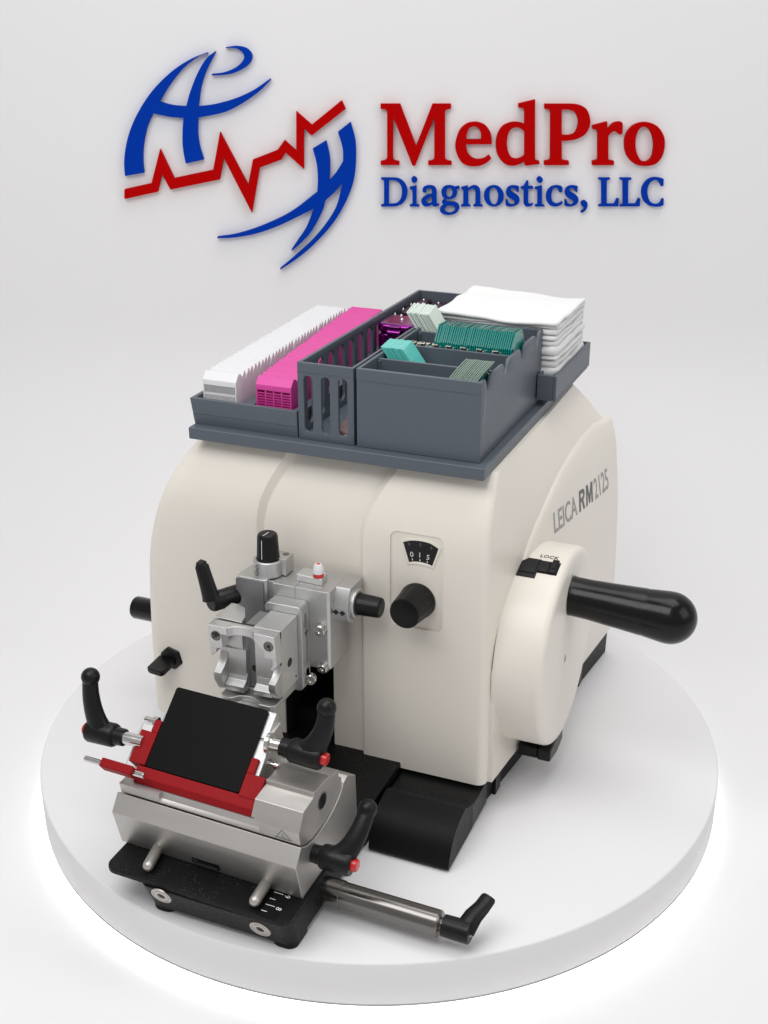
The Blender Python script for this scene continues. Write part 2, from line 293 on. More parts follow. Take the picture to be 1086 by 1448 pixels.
BLUE = {
    'D': [[(-0.41,49.93),(1.35,49.93),(2.16,49.81,1),(2.88,49.31,1),(3.3,48.56,1),(3.35,47.86,1),(3.15,47,1),(2.64,46.34,1),(1.87,45.98,1),(1.15,45.91),(-0.42,45.91),(-0.42,46.12),(-0.11,46.19,1),(-0,46.29),(-0,49.51),(-0.11,49.63,1),(-0.41,49.71)],[(0.73,49.63),(1.35,49.61,1),(1.96,49.41,1),(2.43,48.81,1),(2.56,47.96,1),(2.43,47.05,1),(1.97,46.44,1),(1.36,46.27,1),(0.72,46.26)]],
    'i': [[(4.31,50.11,1),(4.7,49.86,1),(4.7,49.46,1),(4.32,49.21,1),(3.95,49.46,1),(3.94,49.86,1)],[(3.68,48.61),(4.66,48.83),(4.68,46.34),(4.78,46.19,1),(5.07,46.11),(5.07,45.91),(3.7,45.91),(3.7,46.11),(3.95,46.17,1),(4.09,46.29),(4.07,48.11),(3.97,48.28,1),(3.68,48.38)]],
    'a': [[(5.77,47.86,1),(5.54,47.98,1),(5.54,48.31,1),(5.76,48.66,1),(6.27,48.84,1),(6.78,48.84,1),(7.24,48.68,1),(7.49,48.31,1),(7.53,47.96),(7.56,46.44),(7.62,46.24,1),(7.85,46.29),(7.93,46.16),(7.65,45.95,1),(7.34,45.9,1),(7.05,45.98,1),(6.87,46.19),(6.51,45.98,1),(6.05,45.9,1),(5.64,46.04,1),(5.39,46.39,1),(5.39,46.8,1),(5.67,47.2,1),(6.18,47.5,1),(6.85,47.7),(6.84,48.06),(6.79,48.36,1),(6.53,48.51,1),(6.22,48.46,1),(6.07,48.26,1),(6.02,47.96,1)],[(6.85,47.3),(6.44,47.15,1),(6.11,46.9,1),(6.09,46.59,1),(6.3,46.34,1),(6.61,46.32,1),(6.87,46.49)]],
    'g': [[(10.75,48.78),(10.76,48.38),(10.36,48.34,1),(10.46,48.06,1),(10.44,47.65,1),(10.1,47.15,1),(9.43,46.97,1),(8.97,46.97,1),(8.87,46.8,1),(9.08,46.59,1),(9.8,46.56,1),(10.42,46.44,1),(10.79,46.04,1),(10.77,45.48,1),(10.25,44.92,1),(9.42,44.71,1),(8.7,44.79,1),(8.18,45.07,1),(8.05,45.48,1),(8.27,45.93,1),(8.52,46.09,1),(8.34,46.39,1),(8.38,46.69,1),(8.66,47.03,1),(8.34,47.35,1),(8.21,47.96,1),(8.38,48.46,1),(8.78,48.78,1),(9.34,48.86,1),(9.86,48.78,1),(10.11,48.68,1)],[(9.3,48.56,1),(9.66,48.36,1),(9.79,47.86,1),(9.68,47.35,1),(9.38,47.17,1),(9.06,47.35,1),(8.9,47.86,1),(9.02,48.36,1)],[(8.79,45.73,1),(9.19,46.04,1),(9.92,45.96,1),(10.21,45.68,1),(10.14,45.27,1),(9.63,45.02,1),(9.06,45.1,1),(8.74,45.37,1)]],
    'n': [[(11.04,48.61),(11.96,48.83),(12.01,48.41),(12.49,48.74,1),(12.9,48.86,1),(13.31,48.78,1),(13.65,48.46,1),(13.77,47.96),(13.82,46.29),(13.9,46.17,1),(14.16,46.1),(14.17,45.91),(12.83,45.91),(12.82,46.1),(13.03,46.17,1),(13.13,46.29),(13.08,47.96),(13,48.26,1),(12.76,48.41,1),(12.45,48.38,1),(12.05,48.16),(12.1,46.29),(12.17,46.17,1),(12.41,46.1),(12.41,45.91),(11.07,45.91),(11.07,46.1),(11.31,46.17,1),(11.39,46.29),(11.35,48.11),(11.25,48.3,1),(11.05,48.38)]],
    'o': [[(15.69,48.86,1),(16.44,48.66,1),(16.98,48.06,1),(17.13,47.38,1),(16.98,46.64,1),(16.48,46.09,1),(15.77,45.9,1),(15.04,46.09,1),(14.51,46.64,1),(14.33,47.38,1),(14.46,48.11,1),(14.96,48.66,1)],[(15.66,48.56,1),(16.04,48.31,1),(16.3,47.75,1),(16.37,47.25,1),(16.28,46.54,1),(16.06,46.22,1),(15.81,46.14,1),(15.5,46.29,1),(15.2,46.85,1),(15.08,47.45,1),(15.13,48.06,1),(15.35,48.46,1)]],
    's': [[(19.24,48.74),(19.21,47.96),(19,47.94),(18.76,48.31,1),(18.39,48.54,1),(18.09,48.41,1),(18.07,48.21,1),(18.37,47.91,1),(18.95,47.6,1),(19.34,47.2,1),(19.4,46.64,1),(19.06,46.14,1),(18.34,45.91,1),(17.83,45.93,1),(17.49,46.04),(17.46,46.87),(17.71,46.87),(17.86,46.44,1),(18.23,46.19,1),(18.59,46.19,1),(18.79,46.44,1),(18.62,46.8,1),(18.09,47.05,1),(17.62,47.4,1),(17.46,47.96,1),(17.65,48.51,1),(18.13,48.81,1),(18.64,48.84,1)]],
    't': [[(19.55,48.68),(19.94,48.78,1),(20.37,49.51),(20.54,49.51),(20.58,48.74),(21.25,48.74),(21.27,48.41),(20.59,48.41),(20.67,46.54),(20.77,46.32,1),(21,46.26,1),(21.36,46.36),(21.39,46.22),(21.09,45.98,1),(20.68,45.9,1),(20.27,45.98,1),(20.07,46.29,1),(20.03,46.64),(19.96,48.41),(19.57,48.41)]],
    'i2': [[(22.16,50.11,1),(22.55,49.86,1),(22.57,49.46,1),(22.2,49.21,1),(21.82,49.46,1),(21.81,49.86,1)],[(21.56,48.61),(22.53,48.83),(22.65,46.34),(22.75,46.17,1),(23.04,46.1),(23.05,45.91),(21.68,45.91),(21.67,46.1),(21.93,46.17,1),(22.03,46.29),(21.95,48.11),(21.86,48.3,1),(21.57,48.38)]],
    'c': [[(25.46,48.64),(25.45,47.96),(25.09,47.88),(24.83,48.34,1),(24.51,48.56,1),(24.11,48.34,1),(23.93,47.55,1),(24.09,46.74,1),(24.58,46.34,1),(25.09,46.36,1),(25.51,46.62),(25.64,46.46),(25.21,46.06,1),(24.6,45.9,1),(23.87,46.06,1),(23.38,46.59,1),(23.22,47.3,1),(23.36,48.11,1),(23.94,48.71,1),(24.65,48.86,1),(25.17,48.79,1)]],
    's2': [[(27.63,48.74),(27.61,47.96),(27.41,47.94),(27.16,48.31,1),(26.79,48.54,1),(26.49,48.41,1),(26.47,48.21,1),(26.77,47.91,1),(27.36,47.6,1),(27.76,47.2,1),(27.82,46.64,1),(27.49,46.14,1),(26.79,45.91,1),(26.27,45.93,1),(25.93,46.04),(25.89,46.87),(26.13,46.87),(26.29,46.44,1),(26.67,46.19,1),(27.03,46.19,1),(27.22,46.44,1),(27.04,46.8,1),(26.51,47.05,1),(26.03,47.4,1),(25.87,47.96,1),(26.04,48.51,1),(26.52,48.81,1),(27.03,48.84,1)]],
    'comma': [[(28.67,46.77,1),(29.04,46.59,1),(29.2,46.19,1),(29.1,45.63,1),(28.72,45.17,1),(28.37,45.02),(28.3,45.2),(28.65,45.48,1),(28.77,45.73,1),(28.52,45.85,1),(28.29,46.19,1),(28.32,46.59,1)]],
    'L': [[(30.53,49.93),(32.15,49.93),(32.17,49.71),(31.84,49.63,1),(31.71,49.46),(31.93,46.26),(33.05,46.29),(33.34,47.03),(33.62,47.03),(33.62,45.93),(30.79,45.93),(30.78,46.12),(31.1,46.19,1),(31.21,46.34),(30.97,49.51),(30.84,49.64,1),(30.54,49.71)]],
    'L2': [[(33.57,49.93),(35.2,49.93),(35.21,49.71),(34.89,49.63,1),(34.76,49.46),(35,46.26),(36.12,46.29),(36.4,47.03),(36.68,47.03),(36.7,45.93),(33.86,45.93),(33.85,46.12),(34.17,46.19,1),(34.28,46.34),(34.02,49.51),(33.89,49.64,1),(33.59,49.71)]],
    'C': [[(39.79,49.76),(39.84,48.86),(39.54,48.74),(39.24,49.26,1),(38.8,49.59,1),(38.49,49.63,1),(37.91,49.26,1),(37.62,48.46,1),(37.69,47.55,1),(38.12,46.64,1),(38.77,46.26,1),(39.29,46.26,1),(39.63,46.49,1),(39.8,46.95),(40.03,47.03),(40.08,46.09),(39.62,45.93,1),(38.91,45.88,1),(37.96,46.09,1),(37.19,46.74,1),(36.83,47.75,1),(36.88,48.66,1),(37.38,49.51,1),(38.06,49.91,1),(38.67,49.99,1),(39.29,49.91,1)]],
}
EMB = {
    'torso': [[(-36.77,50.2),(-36.7,52.48,1),(-35.92,55.56,1),(-34.43,58.59,1),(-32.11,61.69,1),(-29.24,64.25,1),(-26.44,65.91,1),(-24.17,66.74),(-24.14,66.63),(-25.4,66.2,1),(-27.55,64.74,1),(-29.55,62.58,1),(-31.21,60.29),(-29.52,59.83,1),(-27.5,59.65),(-26.92,61.39,1),(-25.73,63.95,1),(-24.38,65.91,1),(-23.09,66.88),(-23.08,66.8),(-23.22,66.49,1),(-24.47,64.35,1),(-25.31,62.18,1),(-25.83,59.65),(-23.45,59.95,1),(-20.49,60.75,1),(-17.94,61.88,1),(-15.7,63.33),(-15.64,63.17),(-17.11,61.78,1),(-19.47,60.19,1),(-22.25,58.89,1),(-25.96,58.15),(-26.11,56.17,1),(-25.96,54.33,1),(-25.49,52.48),(-28.06,51.94),(-28.31,54.13,1),(-28.24,56.17,1),(-28,58.11),(-30.04,58.29,1),(-32.21,58.75),(-33.2,56.78,1),(-33.92,54.13,1),(-34.11,52.07,1),(-34.07,50.66)]],
    'head': [[(-21.63,67.38),(-20.18,67.56,1),(-18.75,67.23,1),(-18.07,66.3,1),(-18.53,65.23,1),(-19.91,64.35,1),(-21.59,63.86,1),(-23.73,63.74),(-23.76,63.92),(-21.99,64.15,1),(-20.3,64.84,1),(-19.27,65.81,1),(-19.29,66.59,1),(-19.99,67.17,1),(-20.81,67.32,1),(-21.61,67.25)]],
    'pulse': [[(-37.01,48.32),(-33.1,49.16),(-31.55,53.89),(-29.83,49.88),(-24.22,51.02),(-22.98,56.23),(-19.35,48.98),(-18.53,52.44),(-15.04,53.74),(-13.97,55.12),(-12.37,53.68),(-12.22,59.01),(-10.1,57.19),(-5.86,60.45),(-5.33,59.33),(-10.13,55.74),(-11.2,56.76),(-11.33,51.17),(-13.87,53.45),(-14.41,52.5),(-17.6,51.37),(-18.95,45.04),(-22.64,52.74),(-23.34,49.73),(-30.45,48.32),(-31.54,50.51),(-32.26,48.02),(-37.11,46.99)]],
    'lower': [[(-24.13,41.58),(-21.2,42.04,1),(-17.62,43.17,1),(-13.42,45.12,1),(-9.54,47.95),(-9.4,49.86,1),(-9.52,51.85,1),(-10.02,53.96),(-8.12,55.05),(-7.7,53.23,1),(-7.61,51.65,1),(-7.74,49.6),(-6.72,50.76,1),(-5.79,52.2),(-5.83,54.02,1),(-6.44,56.22),(-4.67,57.56),(-4.03,55.19,1),(-3.96,52.24,1),(-4.39,49.26,1),(-5.76,46.03,1),(-7.66,43.17,1),(-10.43,40.28,1),(-12.77,38.4,1),(-15.13,36.86),(-15.18,36.99),(-12.97,38.82,1),(-10.41,41.11,1),(-8.28,43.58,1),(-6.79,46.03,1),(-5.97,49.16),(-6.97,48.05,1),(-8.37,46.8),(-8.87,45.22,1),(-10.38,42.56,1),(-11.87,40.9,1),(-13.37,39.61),(-13.45,39.72),(-12.49,41.11,1),(-11.2,42.97,1),(-10.1,45.63),(-12.4,44.5,1),(-15.55,43.07,1),(-18.7,42.04,1),(-21.85,41.52,1),(-24.1,41.44)]],
}
def letter(name, loops, material, parent, thick=.9):
    v, f = plate(loops, thick, 0)
    return emit(name, [on_wall(p) for p in v], f, material, parent, ang=40)
em = thing("wall_emblem", "raised blue and red emblem of a figure, globe arcs and heartbeat line", "emblem", on_wall((-25, 55, 0)))
for k, nm, mt in (('torso', 'figure_body', BLUEL), ('head', 'figure_head', BLUEL), ('pulse', 'heartbeat_line', REDL), ('lower', 'globe_arcs', BLUEL)):
    letter(nm, EMB[k], mt, em)
sg = thing("name_sign", "large raised red serif letters reading MedPro on the wall", "sign", on_wall((15, 55, 0)))
for k in 'MedPro': letter("letter", RED[k], REDL, sg)
sg2 = thing("name_sign", "smaller raised blue serif letters reading Diagnostics, LLC below the red letters", "sign", on_wall((15, 48, 0)))
for k in ('D', 'i', 'a', 'g', 'n', 'o', 's', 't', 'i2', 'c', 's2', 'comma', 'L', 'L2', 'C'):
    letter("comma" if k == 'comma' else "letter", BLUE[k], BLUEL, sg2, .7)

# ------------------------------------------------------------------ microtome housing
mt = thing("rotary_microtome", "cream rotary microtome with handwheel, standing on the round white pedestal", "microtome", (14, 15, 0))
ZS = [3.3, 3.6, 6, 9, 11.5, 14, 17, 20.6, 23, 25, 26.5, 27.5, 28.3, 29, 29.8, 30.6, 31.4, 32.2, 33, 33.8, 34.5, 35.05]
def yfront(z): return interp(z, [0, 27, 28, 29, 30, 31, 32, 33, 34, 35.1], [-.57, -.57, -.53, -.42, -.22, .08, .5, 1.0, 1.6, 2.4])
def xleft(z): return interp(z, [0, 3.3, 11, 17, 22, 24.3, 26, 27.5, 29.2, 30.9, 32, 33, 34, 35.1], [-6.5, -6.6, -6.6, -6.4, -6.05, -5.5, -5.0, -4.45, -3.7, -2.8, -2.15, -1.5, -.7, .2])
def side_x(y, z):
    zs = [0, 3.3, 11.5, 20.6, 27.5, 30, 32.5, 35.1]
    a = interp(z, zs, [31.2, 31.2, 31.2, 31.1, 30.95, 30.85, 30.75, 30.6]); c = interp(z, zs, [34.9, 34.9, 34.98, 34.67, 33.93, 33.26, 31.8, 30.1])
    return lerp(a, c, max(0, min(1, (y + .57) / 37.3)))
def yrear(z): return interp(z, [0, 24, 27, 29, 31, 33, 35.1], [36.7, 36.7, 36.5, 36.1, 35.3, 34, 32])
xl_step = lambda z: interp(z, [0, 28, 30, 32, 33.5, 35], [7.35, 7.35, 7.7, 8.5, 9.3, 10.0])
xr_step = lambda z: interp(z, [0, 28, 30, 32, 33.5, 35], [18.45, 18.45, 18.8, 19.7, 20.6, 21.4])
def footprint(z):
    y0 = yfront(z); xl = xleft(z); P = []; rc = 2.0; rr = .9
    for k in range(7):
        t = math.pi / 2 * k / 6; P.append((xl + rc - rc * math.cos(t), y0 + rc - rc * math.sin(t)))
    a = xl_step(z); c = xr_step(z); wd = interp(z, [3, 27, 31, 35], [.3, .45, .75, 1.1]); dp = interp(z, [3, 27, 31, 35], [.55, .6, .8, 1.0])
    for x in (0.0, 2.5, 5): P.append((max(x, xl + rc + .1 + x * .05), y0))
    P += [(a - wd * .45, y0), (a - .06, y0 + .03), (a + .05, y0 + .12), (a + wd * .8, y0 + dp * .9), (a + wd, y0 + dp)]
    for t in (.15, .3, .5, .7, .85): P.append((lerp(a + wd, c - wd, t), y0 + dp))
    P += [(c - wd, y0 + dp), (c - wd * .8, y0 + dp * .9), (c - .05, y0 + .12), (c + .06, y0 + .03), (c + wd * .45, y0)]
    xr = side_x(y0, z)
    for t in (.3, .6, .85): P.append((lerp(c, xr - rr, t), y0))
    for k in range(7):
        t = math.pi / 2 * k / 6; P.append((xr - rr + rr * math.sin(t), y0 + rr - rr * math.cos(t)))
    yr = yrear(z); r3 = 1.2
    for t in (.15, .35, .55, .75, .9):
        y = lerp(y0, yr, t); P.append((side_x(y, z), y))
    xb = side_x(yr, z)
    for k in range(6):
        t = math.pi / 2 * k / 5; P.append((xb - r3 + r3 * math.cos(t), yr - r3 + r3 * math.sin(t)))
    for k in range(6):
        t = math.pi / 2 * k / 5; P.append((xl + r3 - r3 * math.sin(t), yr - r3 + r3 * math.cos(t)))
    for t in (.75, .5, .25): P.append((xl, lerp(y0, yr, t)))
    return [(x, y, z) for x, y in P]
b = MB(); b.rings([footprint(z) for z in ZS]); hs = b.obj("housing", CREAM, mt, ang=26)
c1 = MB().prism([(x, z) for x, z in rrect(21.25, 26.55, 19.35, 29.05, .7)], 'y', -3, -.33).obj("cut", CREAM, mt)
c2 = MB().box(9.45, 15.0, -3, 9, 2, 22).obj("cut", VOID, mt)
boolean(hs, [c1, c2])
b = MB(); b.box(9.2, 15.3, 8.9, 9.1, 3, 23); b.box(9.25, 9.46, .2, 9, 3, 22.3); b.box(14.99, 15.2, .2, 9, 3, 22.3); b.box(9.2, 15.3, .6, 9, 3.0, 3.32); b.box(9.5, 14.95, 2.2, 9, 3.3, 5.9)
b.obj("arm_slot", VOID, mt)

# raised side panel behind the handwheel
arc = [(8.32, 25.06), (11.02, 26.72), (13.98, 28.03), (16.8, 29.01), (18.77, 29.64), (22.43, 30.27), (26.93, 30.71), (31.3, 30.8), (36.0, 30.29)]
arc = [(1.0, 15.5)] + arc
cols = []
ys = [interp(k, [0, 28], [.55, 36.45]) for k in range(29)]
def panel_top(y):
    ay = [p[0] for p in arc]; az = [p[1] for p in arc]
    return interp(y, ay, az)
NZ = 22; v = []; f = []
for y in ys:
    zt = panel_top(y)
    for (off, zz) in ((-.3, zt), (.0, zt), (.22, zt - .28), (.35, zt - .55)):
        v.append((side_x(y, zz) + off, y, zz))
    for k in range(1, NZ):
        zz = lerp(zt - .55, 3.25, k / (NZ - 1)); v.append((side_x(y, zz) + .35, y, zz))
    v.append((side_x(y, 3.25) - .3, y, 3.25))
nc = 4 + NZ
for i in range(len(ys) - 1):
    for k in range(nc - 1): f.append((i * nc + k, i * nc + k + 1, (i + 1) * nc + k + 1, (i + 1) * nc + k))
f.append(tuple(range(nc))); f.append(tuple((len(ys) - 1) * nc + k for k in range(nc)))
sp = emit("side_panel", v, f, CREAM, mt, ang=50)
# lettering on the side panel
def panel_text(s, p0, p1, q0, material, name, sx=1., bold=0.):
    # p0 -> p1 baseline in (y, z), q0 the height end above p0
    v, f = text(s, 1, .01, align='LEFT', bold=bold)
    wd = max(p.x for p in v); ht = max(p.y for p in v)
    bx = (Vector(p1) - Vector(p0)) / wd; hy = (Vector(q0) - Vector(p0)) / ht
    out = []
    for p in v:
        q = Vector(p0) + bx * p.x + hy * p.y; out.append((side_x(q.x, q.y) + .355 + p.z * 2, q.x, q.y))
    return emit(name, out, f, material, sp)
a = [(15.48, 24.05), (22.65, 23.52), (23.27, 23.49), (27.68, 23.14), (28.4, 23.09), (33.26, 22.83), (15.15, 26.41), (23.2, 25.9), (27.89, 25.62)]
panel_text("LEICA", a[0], a[1], a[6], INKG, "maker_lettering", bold=.012)
def panel_shape(loops, p0, p1, q0, material, name):
    v, f = plate(loops, .01); wd = max(p.x for p in v); bx = (Vector(p1) - Vector(p0)) / wd; hy = Vector(q0) - Vector(p0); out = []
    for p in v:
        q = Vector(p0) + bx * p.x + hy * p.y; out.append((side_x(q.x, q.y) + .355 + p.z * 2, q.x, q.y))
    return emit(name, out, f, material, sp)
RMG = [[(0, 0), (0, 1), (.55, 1), (.85, .93, 1), (.96, .72, 1), (.85, .52, 1), (.70, .46), (1, 0), (.72, 0), (.45, .42), (.27, .42), (.27, 0)], [(.27, .82), (.5, .82), (.66, .79, 1), (.69, .71, 1), (.66, .63, 1), (.5, .6), (.27, .6)],
       [(1.22, 0), (1.22, 1), (1.55, 1), (1.80, .42), (2.05, 1), (2.38, 1), (2.38, 0), (2.14, 0), (2.14, .66), (1.89, .06), (1.71, .06), (1.46, .66), (1.46, 0)]]
panel_shape(RMG, a[2], a[3], a[7], INKD, "model_lettering")
panel_text("2125", a[4], a[5], a[8], INKG, "model_lettering", bold=.01)

# base of the microtome with the tongue that carries the knife holder
b = MB()
b.ngon2([(-5, .5, 0), (30.7, 1.05, 0), (34.9, 36.5, 0), (-5, 36.5, 0)], [(-5, .3, 3.3), (30.9, .9, 3.3), (34.95, 36.6, 3.3), (-5, 36.6, 3.3)])
b.obj("base", POWDER, mt, bevel=.12)
for (x, y) in ((31.0, 3.1), (32.0, 12.2), (33.6, 27)): b = MB(); b.box(x - .6, x + .35, y, y + 1.6, .0, 2.2); b.obj("base_rib", BLACK, mt, bevel=.05)
b = MB(lambda p: (p.x, p.y - .012 * (p.x - 22.2), p.z))
b.rings([[(x, y, .55) for x, y in rrect(8.1, 22.38, -24.85, .9, 1.1)], [(x, y, 3.35) for x, y in rrect(7.6, 22.42, -25.85, .9, 1.1)]])
for (x0, x1, y0, y1) in ((8.15, 10.4, -24.75, -22), (20.0, 22.33, -24.75, -21.5), (19.5, 22.35, -10, 0.5), (8.3, 10, -10, .5)): b.prism(rrect(x0, x1, y0, y1, .85), 'z', 0, .9)
b.obj("base_tongue", POWDER, mt, bevel=.1)
b = MB(lambda p: (p.x, p.y - .035 * (p.x - 22.2), p.z))
b.prism(rrect(4.05, 22.45, -25.98, .4, 1.0), 'z', 3.36, 3.92)
bpz = b.obj("base_plate", SPECK, mt, bevel=.1)
# depth scale on the plate
v, f = [], []
b = MB(lambda p: (p.x, p.y - .035 * (p.x - 22.2), p.z)); b.box(19.3, 21.2, -26.0, -22.4, 3.921, 3.935); b.obj("depth_scale", BLACKG, bpz)
b = MB(lambda p: (p.x, p.y - .035 * (p.x - 22.2), p.z))
for i, y in enumerate((-22.85, -23.7, -24.5, -25.3)): b.box(19.55, 20.45 if i % 2 == 0 else 20.1, y - .035, y + .035, 3.937, 3.945)
for s_, y in (("9", -22.95), ("8", -24.6)):
    v, f = text(s_, .75, .008)
    b.add([(20.62 + p.y, y - p.x * 1.0, 3.938 + p.z) for p in v], f)
b.obj("scale_marks", WINK, bpz)
for (x, z) in [(9.86, 2.53), (19.44, 1.97)]:
    yy = -24.85 - (z - .55) / 2.8 - .012 * (x - 22.2); nv = Vector((0, -1, -.357)).normalized(); pc = Vector((x, yy, z))
    b = MB(); b.lathe(pc - nv * .05, nv, [(0, .98), (.11, .98), (.13, .92), (.13, .80), (.08, .78), (.08, .71), (.13, .69), (.13, .40), (.05, .36), (.05, .0001)], n=32)
    ob = b.obj("screw_cap", NICKEL, mt)
    b = MB(); b.cyl(pc + nv * .01, pc + nv * .02, .34); b.obj("socket", INK, ob)
# waste cover at the front right
b = MB(lambda p: (p.x, p.y - .02 * (p.x - 31), p.z))
fp = [(-3.2, .25), (-10.15, .25), (-10.2, .5), (-10.1, .95), (-9.85, 1.6), (-9.45, 2.35), (-8.95, 2.98), (-8.3, 3.45), (-7.6, 3.75), (-6.7, 3.98), (-5.6, 4.1), (-4.35, 3.5), (-3.2, 3.3)]
b.prism(fp, 'x', 22.9, 31.0)
b.obj("waste_cover", POWDER, mt, bevel=.05, ang=20)
b = MB(); b.box(22.6, 31.0, -3.4, 1.2, .3, 2.9); b.obj("cover_bracket", BLACK, mt, bevel=.06)
for x0, x1 in ((29.5, 30.9), (23.3, 24.6)): b = MB(); b.box(x0, x1, -9.5, -8.2, 0, .5); b.obj("cover_foot", BLACK, mt, bevel=.06)

# micron dial window and knob
b = MB(); b.add(*[list(map(lambda p: Vector((p.x, -.325 - p.z, p.y)), plate([[(22.25, 28.2), (23.2, 28.5, 1), (24.3, 28.62, 1), (25.3, 28.5, 1), (26.28, 28.05), (25.55, 25.75), (25.0, 25.92, 1), (24.25, 26.0, 1), (23.5, 25.95, 1), (22.95, 25.75)], [(22.5, 28.02), (23.3, 28.3, 1), (24.3, 28.4, 1), (25.2, 28.3, 1), (26.0, 27.92), (25.4, 26.05), (24.9, 26.2, 1), (24.25, 26.25, 1), (23.6, 26.2, 1), (23.1, 26.05)]], .09, .02)[0])), plate([[(22.25, 28.2), (23.2, 28.5, 1), (24.3, 28.62, 1), (25.3, 28.5, 1), (26.28, 28.05), (25.55, 25.75), (25.0, 25.92, 1), (24.25, 26.0, 1), (23.5, 25.95, 1), (22.95, 25.75)], [(22.5, 28.02), (23.3, 28.3, 1), (24.3, 28.4, 1), (25.2, 28.3, 1), (26.0, 27.92), (25.4, 26.05), (24.9, 26.2, 1), (24.25, 26.25, 1), (23.6, 26.2, 1), (23.1, 26.05)]], .09, .02)[1]])
wfr = b.obj("dial_window", CREAM2, mt)
v, f = plate([[(22.48, 28.04), (23.3, 28.32, 1), (24.3, 28.42, 1), (25.2, 28.32, 1), (26.02, 27.94), (25.42, 26.03), (24.9, 26.18, 1), (24.25, 26.23, 1), (23.6, 26.18, 1), (23.08, 26.03)]], .02)
emit("dial_face", [(p.x, -.333 - p.z, p.y) for p in v], f, BLACKG, wfr)
def dial_text(s, x, z, size, rot, material, b):
    v, f = text(s, size, .008); c, sn = math.cos(rot), math.sin(rot)
    b.add([(x + p.x * c - p.y * sn, -.358 - p.z, z + p.x * sn + p.y * c) for p in v], f)
b = MB()
for s_, x, z, r in (("0", 23.38, 26.66, .10), ("1", 24.15, 26.72, 0), ("5", 24.95, 26.62, -.10)): dial_text(s_, x, z, .72, r, WINK, b)
for x, z in ((23.42, 26.4), (24.17, 26.44), (24.9, 26.38)): b.box(x - .04, x + .04, -.366, -.358, z - .11, z + .1)
b.obj("dial_numbers", WINK, wfr)
b = MB()
for s_, x, z, r in (("9", 23.1, 27.7, .1), ("0", 24.2, 27.85, 0), ("4", 25.25, 27.7, -.1)): dial_text(s_, x, z, .5, r, FAINT, b)
b.obj("faint_numbers", FAINT, wfr)
kc = Vector((24.03, -.34, 22.25)); kd = Vector((-.05, -1, 0.02))
b = MB(); b.lathe(kc, kd, [(0, 1.78), (.3, 1.78), (.45, 1.72), (3.0, 1.52), (3.15, 1.47), (3.2, 1.36), (3.16, 1.26), (3.16, .001)], n=60, flute=(5, .35, 3.05, .965))
b.obj("dial_knob", BLACK, mt, ang=25)

# handwheel with grip and lock
WY, WZ, WR = 10.5, 14.33, 10.15
b = MB(); b.lathe((31.3, WY, WZ), (1, 0, 0), [(0, WR), (.3, WR), (4.2, WR), (4.45, WR - .06), (4.65, WR - .2), (4.8, WR - .42), (4.87, WR - .7), (4.9, WR - 1.1), (4.9, .001)], n=128)
hw = b.obj("handwheel", CREAM2, mt, ang=40)
hc = MB().cyl((35.7, [(9.15, 13.64)][0][0], [(9.15, 13.64)][0][1]), (36.6, [(9.15, 13.64)][0][0], [(9.15, 13.64)][0][1]), .42, n=24).obj("cut", CREAM2, mt)
boolean(hw, [hc])
def on_rim(x, a, r=0.): return Vector((x, WY + (WR + r) * math.cos(a), WZ + (WR + r) * math.sin(a)))
def rim_patch(b, x0, x1, a0, a1, r0, r1, n=10):
    R = []
    for k in range(n + 1):
        a = lerp(a0, a1, k / n); R.append([on_rim(x0, a, r0), on_rim(x1, a, r0), on_rim(x1, a, r1), on_rim(x0, a, r1)])
    b.rings(R)
b = MB(); rim_patch(b, 31.62, 33.5, 1.772, 2.033, -.3, .07); rim_patch(b, 31.7, 33.35, 1.80, 1.98, .07, .16)
lk = b.obj("lock_lever", BLACK, hw, bevel=.05)
b = MB(); rim_patch(b, 33.5, 35.42, 1.778, 1.958, -.3, .015); b.obj("lock_slot", VOID, hw)
b = MB(); rim_patch(b, 33.5, 34.5, 1.80, 1.94, .01, .14); rim_patch(b, 34.62, 35.25, 1.765, 1.945, .01, .26); rim_patch(b, 34.72, 35.15, 1.80, 1.90, .26, .36)
b.obj("lock_slider", BLACK, hw, bevel=.05)
v, f = text("LOCK", .74, .012, space=1.05, bold=.012)
emit("lock_lettering", [on_rim(34.05 + p.x * .9, 1.729 - p.y / WR, .006 + p.z) for p in v], f, INK, hw)
v, f = text("8", .62, .01)
emit("grip_mark", [(36.205 + p.z, 9.95 + p.x, 22.15 + p.y) for p in v], f, INK, hw)
g0 = Vector((36.1, 10.2, 20.15)); g1 = Vector((46.11, 10.0, 19.72)); gd = (g1 - g0).normalized(); gl = (g1 - g0).length
b = MB(); GE = gl * .985; b.lathe(g0, gd, [(0, 1.6), (.05, 2.02), (.25, 1.98), (.5, 1.95), (2, 1.98), (GE * .5, 2.16), (GE * .74, 2.32), (GE * .76, 2.30), (GE * .78, 2.34), (GE * .95, 2.52)] + [(GE + 2.55 * math.sin(q), 2.54 * math.cos(q)) for q in [math.pi / 2 * k / 16 for k in range(0, 16)]] + [(GE + 2.55, .02)], n=64)
b.obj("handle_grip", BLACKG, hw, ang=50)
# brake lever under the handwheel
b = MB(); b.prism([(6.2, 4.4), (10.2, 4.7), (11.2, 4.2), (11.2, 3.0), (9.0, 2.6), (6.2, 3.1)], 'x', 34.6, 36.0)
b.box(32.5, 34.6, 6.5, 9.5, 3.0, 4.2)
b.obj("brake_lever", BLACK, mt, bevel=.2)
# coarse drive handle on the left side
b = MB(); p0 = Vector((-14.15, 9.0, 9.72)); b.lathe(p0, (1, 0, .0), [(0, .9), (.12, 1.18), (.35, 1.3), (8.5, 1.3)], n=40); b.obj("drive_handle", BLACKG, mt)
